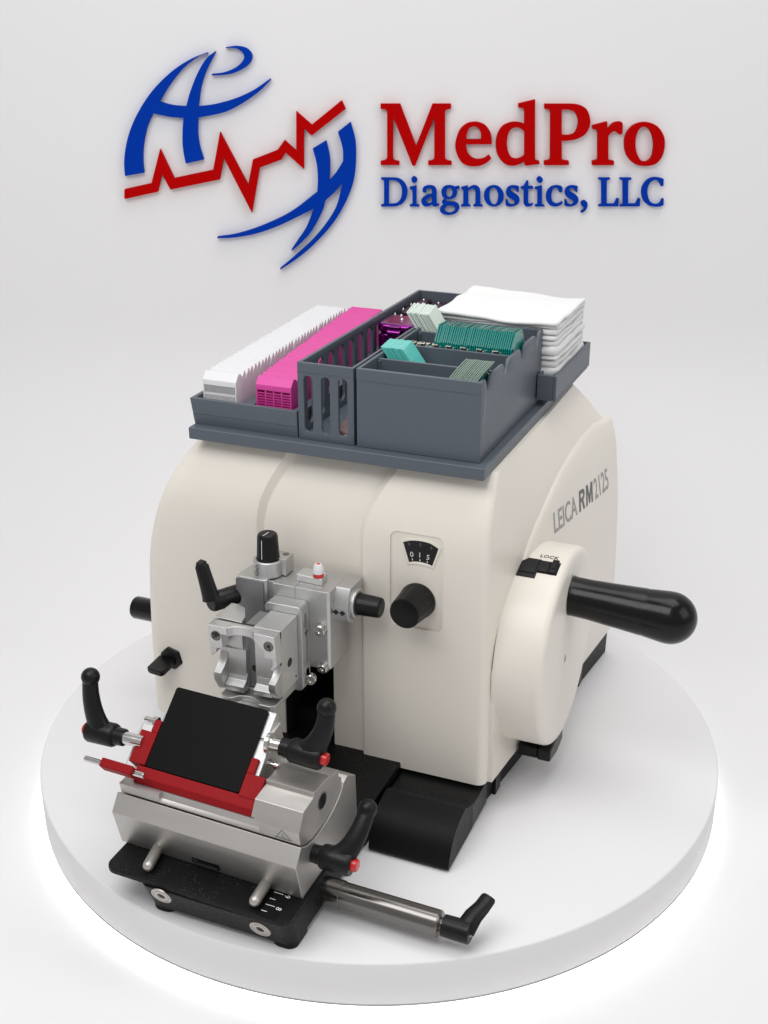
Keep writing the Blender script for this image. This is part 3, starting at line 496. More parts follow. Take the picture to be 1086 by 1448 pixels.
# clamp paddle on the front left
b = MB(); q = [(-3.5, 10.25)]
b.lathe((q[0][0] + .1, -.5, q[0][1] + .1), (0, -1, 0), [(0, 1.38), (.25, 1.33), (.32, 1.2)], n=6)
Z = 10.2; pp = [(-5.0, -.9), (-3.0, -1.1), (-3.6, -4.0), (-3.9, -4.3), (-5.5, -4.1), (-5.75, -3.8)]
b.prism([(-4.95, -0.44), (-2.84, -0.23), (-2.75, -3.22), (-2.94, -3.6), (-4.4, -3.42), (-4.84, -3.13)], 'z', 9.75, 10.35)
b.lathe((q[0][0] - .9, -.6, 9.6), (-.1, -1, -.05), [(0, .6), (1.6, .5), (1.7, .3)], n=16)
b.obj("clamp_paddle", BLACK, mt, bevel=.12)
# clamp rod with its lever
rz = 1.85
def rodpt(x): return Vector((x, -18.55 - .03 * (x - 22.2), rz))
b = MB(); b.lathe(rodpt(22.2), rodpt(34) - rodpt(22.2), [(0, 1.25), (1.9, 1.25), (1.95, 1.17), (11.0, 1.17), (11.15, 1.05), (11.15, .6), (11.45, .6), (11.5, .9), (11.8, .9)], n=48)
cr = b.obj("clamp_rod", ROD, mt)
b = MB(); b.lathe(rodpt(33.6), rodpt(34) - rodpt(33), [(0, .95), (1.7, .98), (2.4, .98), (2.5, .9)], n=32)
p1 = rodpt(35.6)
b.tube([(p1 + Vector((-.1, 0, .1)), .95, .65), (p1 + Vector((.35, 1.0, 1.0)), .85, .5), (p1 + Vector((.75, 2.0, 1.25)), .76, .46), (p1 + Vector((1.05, 2.8, 1.65)), .72, .42), (p1 + Vector((1.12, 3.0, 1.75)), .6, .3)], n=12, flat=(1, 0, 0))
b.obj("rod_lever", BLACK, cr, bevel=.08)
b = MB(); b.cyl(rodpt(36.07), rodpt(36.13), .36, n=6); b.obj("socket_screw", CHROME, cr)

# ------------------------------------------------------------------ adjustable lever used on the clamps
def lever(name, parent, p, axis, path, r, lh, button=True, label=None, flat=(1, 0, 0), collar=True):
    """hub along axis from p, arm along path of (point, r1, r2), optional red button at the outer end"""
    a = Vector(axis).normalized(); b = MB(); p = Vector(p)
    b.lathe(p, a, ([(0, r * .72), (lh * .22, r * .76), (lh * .24, r * .9)] if collar else [(0, r * .9)]) + [(lh * .3, r), (lh * .93, r), (lh, r * .9)], n=32)
    b.tube(path, n=16, flat=flat)
    e = Vector(path[-1][0]); b.ball(e, path[-1][1] * 1.16)
    o = b.obj(name, BLACK, parent, ang=50, label=label)
    if button:
        b = MB(); b.lathe(p + a * (lh * .98), a, [(0, r * .52), (r * .45, r * .5), (r * .55, r * .4), (r * .55, .001)], n=24); bo = b.obj("red_button", REDB, o)
        b = MB(); b.cyl(p + a * (lh * .98 + r * .55), p + a * (lh * .98 + r * .57), r * .12, n=10); b.obj("screw", CHROME, o) if False else None
    return o

# ------------------------------------------------------------------ knife holder
KX = lambda p: Vector((p.x, p.y - .05 * (p.x - 22.2), p.z))
kh = thing("blade_holder", "steel microtome blade holder with black plate and red guard on the black base", "blade holder", (13, -18, 3.92))
b = MB(KX)
def arcpts(c, r, a0, a1, n=10): return [(c[0] + r * math.cos(math.radians(lerp(a0, a1, k / n))), c[1] + r * math.sin(math.radians(lerp(a0, a1, k / n)))) for k in range(n + 1)]
lower = [(-22.7, 3.95), (-23.75, 7.85), (-22.65, 9.25)] + [(-21.4, 8.55), (-20.2, 8.3), (-18.9, 8.25), (-17.5, 8.35), (-16.2, 8.6), (-15.1, 9.0)] + [(-14.2, 9.6), (-13.9, 10.0), (-13.0, 10.3), (-11.2, 9.2), (-10.9, 4.6), (-11.2, 3.95)]
b.prism(lower, 'x', 3.6, 22.2)
kb = b.obj("clamp_block", STEEL, kh, bevel=.06)
b = MB(KX)
upper = [(-22.5, 9.3), (-22.75, 10.6), (-21.75, 12.15), (-19.75, 12.3), (-19.7, 12.75), (-19.05, 12.6), (-17.4, 12.55), (-16.2, 12.25), (-16.0, 12.0), (-14.7, 11.9), (-14.5, 10.9), (-14.0, 10.7), (-13.95, 9.95), (-14.3, 9.62), (-15.2, 9.1), (-16.2, 8.72), (-17.5, 8.46), (-18.9, 8.38), (-20.2, 8.42), (-21.4, 8.68)]
b.prism(upper, 'x', 3.9, 22.05)
ku = b.obj("swivel_carrier", STEEL, kh, bevel=.05)
cut = MB(KX); cut.prism([(-23.4, 9.45), (-23.1, 9.0), (-22.3, 9.75), (-22.05, 10.6), (-22.8, 10.95)], 'x', 8.1, 18.2); cc = cut.obj("cut", STEEL, kh)
cut = MB(); cut.box(2, 17.42, -30, -5, 10.32, 20); c3 = cut.obj('cut', STEEL, kh)
boolean(ku, [cc, c3])
bev = ku.modifiers.new("bevel", 'BEVEL'); bev.width = .05 * S; bev.segments = 2; bev.limit_method = 'ANGLE'; bev.harden_normals = True
b = MB(); b.cyl(KX(Vector((21.9, -18.15, 10.95))), KX(Vector((22.10, -18.15, 10.95))), .85, n=32); h1 = b.obj("socket", ALUD, ku)
b = MB(); b.cyl(KX(Vector((22.0, -18.15, 10.95))), KX(Vector((22.13, -18.15, 10.95))), .72, n=32); b.obj("threaded_hole", ROD, ku)
# warning triangle engraved on the front
tri = [KX(Vector((x, 0, 0))) for x in (0,)]
def on_carrier(u, t):   # u along x, t up the sloping front face
    A = Vector((0, -22.75, 10.6)); B_ = Vector((0, -21.75, 12.15)); d = B_ - A; nrm = Vector((0, -d.z, d.y)).normalized()
    return lambda k: KX(Vector((u, A.y + d.y * t, A.z + d.z * t)) + nrm * k)
b = MB()
# (the triangle sits on the lower, steep face)
def on_front(u, t): return lambda k: KX(Vector((u, lerp(-22.55, -22.75, t), lerp(9.5, 10.6, t))) + Vector((0, -1, -.18)) * k)
def stroke(b, P, wdt, fn, k=.012):
    for i in range(len(P) - 1):
        a = Vector(P[i]); c = Vector(P[i + 1]); d = (c - a).normalized(); nn = Vector((-d.y, d.x)) * wdt / 2; a2 = a - d * wdt * .4; c2 = c + d * wdt * .4
        q = [a2 + nn, c2 + nn, c2 - nn, a2 - nn]
        b.rings([[fn(p.x, p.y)(.002) for p in q], [fn(p.x, p.y)(k) for p in q]])
T0, T1, T2 = (19.75, .06), (20.45, .95), (21.2, .06)
b2 = MB(); stroke(b2, [T0, T1, T2, T0], .085, lambda u, t: on_front(u, t)); 
stroke(b2, [(20.45, .6), (20.45, .38)], .06, lambda u, t: on_front(u, t)); stroke(b2, [(20.3, .3), (20.62, .2)], .05, lambda u, t: on_front(u, t))
b2.obj("warning_triangle", ALUD, ku)
# tilted plate assembly: u runs up the plate, n is its outward normal
pu = Vector((0, 6.2, 4.8)).normalized(); pn = Vector((0, -pu.z, pu.y)); P0 = Vector((0, -20.95, 11.45)); PL = 7.75
def plane_pt(x, s, k): return KX(Vector((x, 0, 0)) + P0 + pu * s + pn * k)
def slab(b, x0, x1, s0, s1, k0, k1): b.rings([[plane_pt(x, s, k0) for x, s in ((x0, s0), (x1, s0), (x1, s1), (x0, s1))], [plane_pt(x, s, k1) for x, s in ((x0, s0), (x1, s0), (x1, s1), (x0, s1))]])
b = MB(); o_ = rrect(5.75, 15.4, 0.0, PL, .28); b.rings([[plane_pt(x, s, -.0) for x, s in o_], [plane_pt(x, s, .28) for x, s in o_]])
b.obj("black_plate", RUBBER, kh, bevel=.05)
b = MB(); slab(b, 5.55, 16.1, 5.2, PL + .05, -1.0, -.03); slab(b, 5.45, 16.55, .2, 5.1, -1.1, -.04)
b.obj("backing_plate", ALU, kh, bevel=.12)
b = MB(); slab(b, 5.4, 16.6, 5.12, 5.2, -.9, -.3); b.obj("joint_gap", VOID, kh)
b = MB(KX); b.prism([(-21.1, 11.0), (-19.9, 11.8), (-16.2, 15.0), (-14.6, 15.2), (-14.0, 12.4), (-14.8, 11.5)], 'x', 6.0, 16.4); b.obj("plate_support", STEEL, kh, bevel=.08)
# red guard: front bar and two cheeks
b = MB(); slab(b, 5.0, 17.35, -1.0, -.06, -.9, .25)
slab(b, 4.0, 5.7, .05, 3.1, -.85, .34); slab(b, 5.0, 5.7, 3.12, 4.3, -.85, .34)
slab(b, 15.45, 17.35, -.2, 1.9, -.85, .32); slab(b, 15.45, 16.15, 1.9, 3.3, -.85, .32)
b.rings([[KX(Vector((x, y, z))) for y, z in ((-22.05, 10.34), (-20.6, 10.34), (-21.0, 11.2), (-21.92, 11.03))] for x in (5.02, 17.33)])
b.obj("red_guard", REDA, kh, bevel=.05)
b = MB(); q0 = Vector((2.59, -21.6, 11.82)); q1 = Vector((5.5, -21.9, 11.95))
d = (q1 - q0).normalized(); sd = Vector((0, -.6, .8)); bd = d.cross(sd)
b.rings([[q + sd * a * .62 + bd * c * .42 for a, c in ((-1, -1), (1, -1), (1, 1), (-1, 1))] for q in (q0 - d * .35, q1 + d * .2)])
rh = b.obj("guard_lever", REDA, kh, bevel=.12)
b = MB(); b.lathe(q0 - d * 2.4, d, [(0, .2), (.05, .27), (6.6, .27), (6.65, .2)], n=20); b.obj("lever_pin", CHROME, rh)
# side blocks
b = MB(); slab(b, 3.1, 5.2, -.6, 4.1, -1.9, -.9); b.obj("side_block", ALUB, kh, bevel=.15)
b = MB(); b.lathe(Vector((16.4, -16.9, 14.65)), (1, 0, 0), [(0, .95), (.3, .95), (.32, .6), (1.9, .6)], n=28); b.obj("lever_shaft", CHROME, kh)
b = MB(); b.lathe(Vector((15.91, -17.2, 12.84)), (1, 0, -.1), [(0, .2), (.5, .2), (.5, .42), (.75, .42), (.75, .2), (1.2, .2), (1.25, .36), (1.6, .36), (1.7, .2)], n=12); b.obj("small_bolt", CHROME, kh)
b = MB(); p = Vector((2.97, -15.5, 13.12)); b.lathe(p, (1, 0, 0), [(0, .26), (.9, .26), (.9, .4), (1.4, .4)], n=16); b.obj("small_bolt", CHROME, kh)
# pins in front of the clamp block
for (x0, y0), (x1, y1) in ([(7.64, -22.14), (8.22, -24.95)], [(18.74, -22.58), (18.92, -25.52)]):
    dv = Vector((x1 - x0, y1 - y0, 0)); L_ = dv.length
    b = MB(); b.lathe((x0, y0, 4.55), dv, [(-.8, .5), (L_ - .5, .5), (L_ - .36, .48), (L_ - .18, .4), (L_ - .06, .26), (L_, .02)], n=28); b.obj("guide_pin", STEEL, kh)
b = MB(KX); b.box(11.3, 14.1, -22.98, -22.6, 4.35, 4.95); b.obj("rail_slot", BLACK, kb); b = MB(KX); b.box(11.4, 13.9, -23.02, -22.7, 4.42, 4.52); b.box(11.4, 11.9, -23.02, -22.7, 4.66, 4.76); b.obj("rail", CHROME, kb)
# levers
h0 = Vector((17.7, -16.9, 14.6))
E_ = Vector((21.78, -16.2, 19.05)); 
def bez(a, c, d, e, n=9):
    return [((1 - t) ** 3 * a + 3 * (1 - t) ** 2 * t * c + 3 * (1 - t) * t * t * d + t ** 3 * e) for t in [k / (n - 1) for k in range(n)]]
def armpath(a, c, d, e, r0, r1, q=.75):
    P = bez(Vector(a), Vector(c), Vector(d), Vector(e)); n = len(P)
    return [(P[i], lerp(r0, r1, (i / (n - 1)) ** .6), lerp(r0, r1, (i / (n - 1)) ** .6) * q) for i in range(n)]
lever("clamp_lever", kh, h0, (1, 0, -.06), armpath((20.3, -16.9, 14.7), (21.2, -16.8, 15.5), (22.0, -16.6, 17.3), E_, 1.26, .74), 1.12, 3.9)
hL = Vector((2.65, -18.6, 12.83)); eL = Vector((-0.83, -18.0, 18.06))
b = MB(); b.lathe(hL + Vector((-.4, 0, 0)), (1, 0, 0), [(0, .58), (2.4, .58)], n=24); b.obj("lever_shaft", CHROME, kh)
lever("clamp_lever", kh, hL, (-1, 0, -.02), armpath(hL + Vector((-2.4, 0, .1)), hL + Vector((-3.0, 0, 1.2)), hL + Vector((-3.6, .2, 3.2)), eL, 1.26, .74), 1.1, 3.8)
h2 = Vector((22.15, -20.4, 7.1)); e2 = Vector((26.07, -17.5, 10.75))
lever("lower_lever", kh, h2, (1, 0, -.03), armpath((24.6, -20.3, 7.2), (25.4, -20.0, 7.9), (26.0, -19.2, 9.2), e2, 1.26, .74), 1.1, 3.7)

# ------------------------------------------------------------------ specimen clamp on the microtome's front
sc = thing("specimen_clamp", "silver orientable specimen clamp with black knobs on the front of the microtome", "specimen clamp", (13, -3, 15))
b = MB()
b.prism([(11.3, -5.35), (16.9, -5.35), (17.12, -5.1), (17.12, -1.0), (11.3, -1.0)], 'z', 15.85, 24.0)
main = b.obj("main_block", ALU, sc, bevel=.06)
b = MB(); b.box(9.9, 15.0, -1.1, 2.4, 14.5, 23); b.obj("mounting_arm", ALUD, sc, bevel=.1)
b = MB(); b.box(10.3, 11.35, -5.0, -1.0, 16, 23.96); b.obj("filler_block", ALU, sc, bevel=.04)
b = MB(); b.box(13.65, 13.7, -5.36, -1.5, 22.9, 24.008); b.obj("seam", ALUD, main)
b = MB(); b.prism(rrect(7.6, 10.5, 14, 24.1, .3), 'y', -5.7, -5.45); b.obj("post_face", ALUD, sc, bevel=.04)
b = MB(); b.prism([(7.6, -5.45), (10.45, -5.45), (10.75, -5.2), (10.75, -1.0), (8.1, -1.0), (7.5, -4.4)], 'z', 14, 24.12); b.obj("post", ALU, sc, bevel=.12)
b = MB(); b.prism(rrect(11.3, 15.08, 14.0, 22.85, .5), 'y', -7.06, -5.36); ib = b.obj("slide_plate", ALU, sc, bevel=.1)
b = MB()
for z0, z1, yy in ((20.4, 22.0, -6.2), (15.2, 16.2, -6.0)): b.prism([(y * .38 + yy, z) for y, z in slot(0, z0, z1, .8)], 'x', 14.9, 15.1)
b.prism([(y * .25 + yy, z) for y, z in slot(0, 16.6, 19.9, .6)], 'x', 15.0, 15.1)
b.obj("adjusting_slot", ALUD, ib)
b = MB(); b.cyl((15.0, -6.1, 19.9), (15.12, -6.1, 19.9), .3, n=20); b.obj("screw", ROD, ib)
# jaws
def jaw(x0, x1):
    b = MB(); b.prism([(-7.1, 22.1), (-10.55, 22.1), (-10.55, 19.6), (-10.5, 18.9), (-10.7, 18.3), (-11.2, 17.75), (-11.9, 17.4), (-11.95, 16.7), (-11.2, 15.4), (-10.9, 15.25), (-7.1, 15.25)], 'x', x0, x1); return b
b = MB(); b.prism([(7.76, -10.16), (7.87, -7.11), (8.65, -7.11), (9.52, -7.53), (10.35, -9.03), (10.64, -10.33)], 'z', 19, 22.1); b.prism([(-7.6, 19.3), (-10.45, 19.3), (-10.45, 18.6), (-10.6, 16.0), (-10.2, 15.25), (-7.6, 15.25)], 'x', 8.3, 11.0)
jl = b.obj("jaw", ALUB, sc, bevel=.06)
b = MB(); b.prism([(-10.45, 18.9), (-10.75, 18.2), (-11.3, 17.7), (-11.95, 17.35), (-11.95, 16.6), (-11.2, 15.3), (-10.45, 15.3)], 'x', 8.35, 9.15); b.prism([(-10.42, 17.0), (-10.75, 16.3), (-11.4, 15.95), (-11.3, 15.32), (-10.42, 15.3)], 'x', 9.16, 11.1); b.obj("jaw_hook", ALU, jl, bevel=.06)
b = MB(); b.box(12.0, 14.69, -10.55, -7.1, 15.4, 22.1); jr = b.obj("jaw", ALUB, sc, bevel=.06)
b = MB(); b.prism([(-10.5, 18.9), (-10.75, 18.2), (-11.3, 17.7), (-12.0, 17.35), (-12.0, 16.6), (-11.2, 15.45), (-10.5, 15.45)], 'x', 14.0, 14.72); b.prism([(-10.56, 17.0), (-10.75, 16.3), (-11.4, 15.95), (-11.3, 15.42), (-10.56, 15.4)], 'x', 12.1, 13.99); b.obj("jaw_hook", ALU, jr, bevel=.06)
b = MB(); b.cyl((14.6, -8.9, 18.1), (14.70, -8.9, 18.1), .45, n=24); b.obj("threaded_hole", INK, jr)
b = MB(); b.cyl((14.6, -7.7, 16.0), (14.70, -7.7, 16.0), .14, n=12); b.obj("small_hole", INK, jr)
b = MB(); b.box(10.9, 12.1, -9.9, -7.3, 15.3, 21.9); gf = b.obj("groove_plate", ALUD, sc, bevel=.03)
gz = [(11.62, 17.34)][0]
b = MB(); b.cyl((gz[0], -9.88, gz[1]), (gz[0], -9.915, gz[1]), .34, n=24); b.obj("groove_hole", INK, gf)
# front plate with two hooked legs and an arched bridge
b = MB()
legL = [(7.93, 22.08), (9.89, 22.06), (9.94, 21.37), (9.29, 21.32), (9.39, 19.95), (8.8, 19.81), (8.66, 19.33), (8.2, 18.97), (8.13, 19.14)]
legR = [(12.65, 22.19), (14.68, 22.13), (14.85, 19.12), (14.41, 18.62), (14.13, 18.78), (14.41, 19.13), (14.42, 19.82), (13.6, 19.79), (13.6, 20.51), (12.84, 21.0), (12.6, 21.49)]
legL[0] = (legL[0][0], 22.12); legL[1] = (legL[1][0], 22.12); legR[0] = (legR[0][0], 22.12); legR[1] = (legR[1][0], 22.12)
b.prism(legL, 'y', -11.82, -10.6); b.prism(legR, 'y', -11.82, -10.6)
xa, xb = legL[1][0], legR[0][0]
b.prism([(xa - .02, -10.6)] + [(xa - .02, -11.78)] + [(xa + .1, -11.75), (xa + .35, -11.45), (xa + .75, -11.2), (xa + 1.3, -11.1), (xb - .8, -11.15), (xb - .4, -11.3), (xb - .15, -11.55), (xb + .02, -11.78)] + [(xb + .02, -10.6)], 'z', 21.2, 22.12)
fpz = b.obj("front_plate", ALUB, sc, bevel=.07)
b = MB(); b.box(7.95, 14.72, -10.6, -10.5, 21.35, 22.06); b.obj("joint_gap", VOID, sc)
b = MB(); b.box(14.6, 14.705, -10.6, -10.53, 17.6, 21.3); b.obj("side_gap", VOID, sc)
for (x, z) in [(8.76, 21.12), (14.1, 21.1)]:
    b = MB(); b.lathe((x, -11.8, z), (0, -1, 0), [(0, .5), (.045, .5), (.05, .44), (.02, .43), (.02, .001)], n=28); bo = b.obj("bolt", ROD, sc)
    b = MB(); b.cyl((x, -11.82, z), (x, -11.84, z), .17, n=6); b.obj("socket", INK, bo)
# lower arched clip
b = MB()
b.prism([(8.75, -10.0), (8.75, -11.5), (9.2, -11.9), (10.0, -12.0), (10.2, -11.75), (10.6, -11.3), (11.3, -11.1), (12.0, -11.15), (12.6, -11.5), (12.9, -12.0), (14.1, -12.0), (14.5, -11.6), (14.5, -10.0)], 'z', 14.35, 14.95)
b.cyl((11.7, -11.2, 14.35), (11.7, -11.2, 13.75), .95, .5, n=28)
b.box(9.2, 14.4, -10.0, -6.0, 14.3, 15.2)
b.obj("lower_clip", ALU, sc, bevel=.1)
# knobs
k1 = Vector((10.1, -3.65, 24.1))
b = MB(); b.lathe(k1, (0, 0, 1), [(0, 1.42), (1.45, 1.42), (1.55, 1.34), (1.55, 1.15), (1.4, 1.1), (1.4, .001)], n=64); b.box(10.4, 11.95, -3.7, -2.0, 24.1, 25.75)
kr = b.obj("knob_collar", ALU, sc, bevel=.03)
b = MB(); b.lathe((k1.x, k1.y, 25.5), (0, 0, 1), [(0, 1.06), (.25, 1.1), (.3, 1.08), (2.35, .98), (2.6, .9), (2.68, .78), (2.68, .001)], n=60, flute=(4, .3, 2.3, .965)); kk = b.obj("adjusting_knob", BLACK, sc, ang=25)
b = MB(); dq = Vector((-.12, -1, 0)).normalized(); b.rings([[Vector((k1.x, k1.y, 28.19 + dz)) + dq * t + Vector((1, -.12, 0)) * s_ for t, s_ in ((0.75, -.035), (-.2, -.035), (-.2, .035), (.75, .035))] for dz in (0, .006)])
b.rings([[Vector((k1.x, k1.y, z)) + dq * r + Vector((1, -.12, 0)) * s_ for s_ in (-.03, .03) for r in ((rr, rr + .012) if s_ < 0 else (rr + .012, rr))] for z, rr in ((25.9, 1.075), (27.8, .99))]); b.obj("index_line", WINK, kk)
b = MB()
def diamond(b, fn, s_=.3):
    pts = [fn(s_, 0), fn(0, s_), fn(-s_, 0), fn(0, -s_)]; c = fn(0, 0)
    b.rings([[p[0] for p in pts], [p[1] for p in pts]])
aq = math.atan2(dq.y, dq.x) - .28
for zz in (25.1, 24.5):
    def fn(u, t, zz=zz):
        a = aq + u / 1.42; n_ = Vector((math.cos(a), math.sin(a), 0)); base = k1 + n_ * 1.42; base.z = zz + t
        return base + n_ * .002, base + n_ * .012
    diamond(b, fn)
b.obj("index_mark", INK, kr)
k2 = Vector((17.82, -2.6, 21.96)); k2.x = 18.15
b = MB(); b.prism([(-4.2, k2.z - 1.2), (-4.45, k2.z), (-4.2, k2.z + 1.2), (-3.7, 23.95), (-.8, 23.95), (-.8, k2.z - 1.5), (-2.4, k2.z - 1.75), (-3.6, k2.z - 1.6)], 'x', 17.0, 18.6)
b.lathe((18.5, -2.6, k2.z), (1, 0, 0), [(0, 1.5), (.35, 1.5), (.45, 1.42), (.45, 1.1), (.3, 1.05), (.3, .001)], n=48)
kb2 = b.obj("knob_collar", ALU, sc, bevel=.08)
b = MB(); b.lathe((18.7, -2.6, k2.z), (1, 0, 0), [(0, 1.08), (.3, 1.1), (.35, 1.06), (2.3, .98), (2.5, .92), (2.56, .8), (2.56, .001)], n=60, flute=(4, .35, 2.25, .955)); b.obj("adjusting_knob", BLACK, sc, ang=25)
b = MB()
for xx in (17.4, 18.05): b.rings([[(xx + .3, yq, k2.z - .3), (xx, yq, k2.z), (xx - .3, yq, k2.z - .3), (xx, yq, k2.z - .6)] for yq in (-4.465, -4.2)])
b.obj("index_mark", INK, kb2)
# spirit level pad and cap
b = MB(); b.prism([(13.19, -4.08), (13.19, -2.41), (15.79, -2.69), (15.93, -4.27)], 'z', 24.0, 24.7); pad = b.obj("cap_pad", ALUB, sc, bevel=.1)
q = [(15.37, -3.77)][0]
b = MB(); b.lathe((q[0], q[1], 24.7), (0, 0, 1), [(0, .52), (.38, .52), (.38, .5)], n=28); b.obj("red_band", REDB, pad)
b = MB(); b.lathe((q[0], q[1], 25.08), (0, 0, 1), [(0, .52), (.3, .52), (.8, .40), (.92, .3), (.92, .001)], n=28); cp = b.obj("white_cap", WHITEP, pad)
b = MB(); b.cyl((q[0], q[1], 26.0), (q[0], q[1], 26.02), .2, n=16); b.obj("red_dot", REDB, cp)
for (x, z), r in zip([(16.26, 20.11), (16.51, 16.08)], (.62, .5)):
    b = MB(); b.lathe((x, -5.35, z), (0, -1, 0), [(0, r + .06), (.06, r + .06), (.06, r - .05), (.5, r - .05), (.56, r - .12), (.56, r * .45), (.3, r * .4), (.3, .001)], n=28); b.obj("cap_screw", CHROME, sc)
b = MB(); p = Vector((15.41, -6.2, 15.06)); b.lathe((p.x, -6.0, p.z), (.3, -1, 0), [(0, .55), (.5, .55), (.56, .48), (.56, .25), (.35, .22), (.35, .001)], n=28); b.obj("cap_screw", CHROME, sc)
b = MB(); p = [(8.19, 0.68)][0]; b.cyl((11.4, -2.5, 25.74), (11.4, -2.5, 25.77), .32, n=16); b.obj("grub_screw", ROD, kr)
hl = Vector((7.61, -4.6, 21.93)); el = Vector((4.91, -7.2, 25.5)); h2_ = Vector((6.14, -7.6, 22.07))
P = armpath(h2_ + Vector((-.1, 0, .2)), h2_ + Vector((-.3, 0, 1.0)), h2_ + Vector((-.75, .1, 2.4)), el, 1.0, .72, .75)
b = MB(); b.lathe(hl, h2_ - hl, [(0, .95), ((h2_ - hl).length, .95), ((h2_ - hl).length + .3, .8)], n=28); b.tube(P, n=10, flat=(1, 0, 0)); b.prism([(el.x - .45, el.z - .3), (el.x + .45, el.z - .35), (el.x + .35, el.z + .35), (el.x - .3, el.z + .45)], 'y', el.y - .5, el.y + .4)
b.obj("clamp_lever", BLACK, sc, bevel=.1)

# ------------------------------------------------------------------ accessory tray on top
TZ = 36.2
slabt = MB(); slabt.box(0, 30, 0, 38.3, 35.0, TZ); st = slabt.obj("tray_slab", GREY, loc=(15, 19, 35.0), bevel=.12)
tag(st, "flat slate grey slab lying on top of the microtome under the trays", "tray")
# cassette tray: a low block with two troughs
ct = thing("cassette_tray", "low slate grey tray with two troughs holding the white and pink cassettes", "tray", (5.5, 17, TZ))
b = MB()
def fr(x0, x1, y0, y1, z0, z1): b.box(x0, x1, y0, y1, z0, z1)
b.rings([[(.1, 1.2, TZ + .02), (11.2, 1.2, TZ + .02), (11.2, 33, TZ + .02), (.1, 33, TZ + .02)], [(0, 1.05, 37.3), (11.2, 1.05, 37.3), (11.2, 33.1, 37.3), (0, 33.1, 37.3)]])
b.obj("bottom", GREY, ct)
b = MB(); b.rings([[(.0, 1.05, 37.302), (11.2, 1.05, 37.302), (11.2, 1.5, 37.302), (.0, 1.5, 37.302)], [(-.22, 1.0, 38.85), (11.2, 1.0, 38.85), (11.2, 1.45, 38.85), (-.22, 1.45, 38.85)]])
b.rings([[(0, 1.51, 37.302), (.4, 1.51, 37.302), (.4, 33.1, 37.302), (0, 33.1, 37.302)], [(-.22, 1.46, 38.85), (.2, 1.46, 38.85), (.2, 33.1, 38.85), (-.22, 33.1, 38.85)]])
b.box(.45, 11.2, 32.7, 33.1, 37.302, 38.85)
b.obj("rim", GREY, ct, bevel=.05)
b = MB(); b.box(4.75, 5.95, 1.6, 32.6, 37.302, 38.5); b.box(10.2, 11.2, 1.6, 32.6, 37.302, 38.5); b.obj("divider", GREY, ct, bevel=.05)
# cassettes
def cassette_profile(p): # (y, z) leaning thin block with a pointed top edge
    return [(0, 37.4), (p * .96, 37.4), (p * .96, 40.2), (p * 1.02, 40.9), (p * .94, 41.22), (p * .72, 41.28), (p * .25, 40.72), (0, 40.2)]
def row(name, mtl, n, x0, wdt, y0, y1, hz, shear, label_front, label_row, cat, group, ncol):
    pitch = (y1 - y0) / n
    # front one with its open lattice face
    ft = thing(name, label_front, cat, (x0 + wdt / 2, y0, 37.4), group); hz0 = hz
    b = MB()
    zt = 40.35 + hz0
    b.prism([(0 + y0 + 1.15, 37.4), (y0 + 1.35, 37.4), (y0 + 1.35, 40.9 + hz0), (y0 + .95, 41.2 + hz0), (y0 + .6, 41.22 + hz0), (y0 + .02, zt + .2), (y0, zt), (y0 + .0, zt - .32), (y0 + .12, zt - .34), (y0 + 1.15, zt - .34)], 'x', x0, x0 + wdt)
    b.box(x0, x0 + .16, y0, y0 + 1.14, 37.4, zt - .345); b.box(x0 + wdt - .16, x0 + wdt, y0, y0 + 1.14, 37.4, zt - .345); b.box(x0 + .161, x0 + wdt - .161, y0, y0 + 1.14, 37.4, 37.6)
    b.obj("body", mtl, ft, bevel=.03)
    b = MB(); xa, xb = x0 + .165, x0 + wdt - .165; za, zb = 37.61, zt - .35
    if ncol == 2:
        b.box(xa, xb, y0 + .02, y0 + .14, lerp(za, zb, .60), lerp(za, zb, .70)); b.box((xa + xb) / 2 - .05, (xa + xb) / 2 + .05, y0 + .021, y0 + .141, za, lerp(za, zb, .6) - .002)
        for k in range(1, 26): b.box(lerp(xa, xb, k / 26) - .02, lerp(xa, xb, k / 26) + .02, y0 + .05, y0 + .12, za, zb)
        for k in range(1, 11): b.box(xa, xb, y0 + .055, y0 + .115, lerp(za, zb, k / 18) - .02, lerp(za, zb, k / 18) + .02)
    else:
        for k in (1, 2, 3): b.box(lerp(xa, xb, k / 4) - .07, lerp(xa, xb, k / 4) + .07, y0 + .02, y0 + .16, za, zb)
        for k in range(1, 9): b.box(xa, xb, y0 + .04, y0 + .14, lerp(za, zb, k / 9) - .05, lerp(za, zb, k / 9) + .05)
    b.obj("lattice", mtl, ft)
    src = None
    for i in range(1, n):
        y = y0 + 1.35 + (i - 1) * pitch + .02; dx = shear * (y - y0)
        if src is None:
            b = MB(); b.prism([(y + p[0], p[1] + hz) for p in cassette_profile(pitch)], 'x', x0, x0 + wdt)
            src = b.obj(name, mtl, loc=(x0 + wdt / 2, y, 37.4), bevel=.03); tag(src, label_row, cat, group); y_src = y; c = src
        else:
            c = src.copy(); C.objects.link(c)
        c.location = Vector((x0 + wdt / 2 + dx + random.uniform(-.05, .05), y, 37.4 + random.uniform(-.03, .03))) * S
        c.rotation_euler = (random.uniform(-.016, .016), 0, random.uniform(-.012, .012))
row("tissue_cassette", WHITEP, 34, .72, 3.62, 2.0, 30.2, 0.0, -.045, "white cassette at the front of the white row, showing its fine grid face", "white cassette standing in the white row behind its front one", "cassette", "white cassettes in the left trough", 2)
row("tissue_cassette", PINK, 34, 6.15, 3.75, 2.6, 31.3, -.05, -.095, "pink cassette at the front of the pink row, showing its slotted face", "pink cassette standing in the pink row behind its front one", "cassette", "pink cassettes in the right trough", 4)

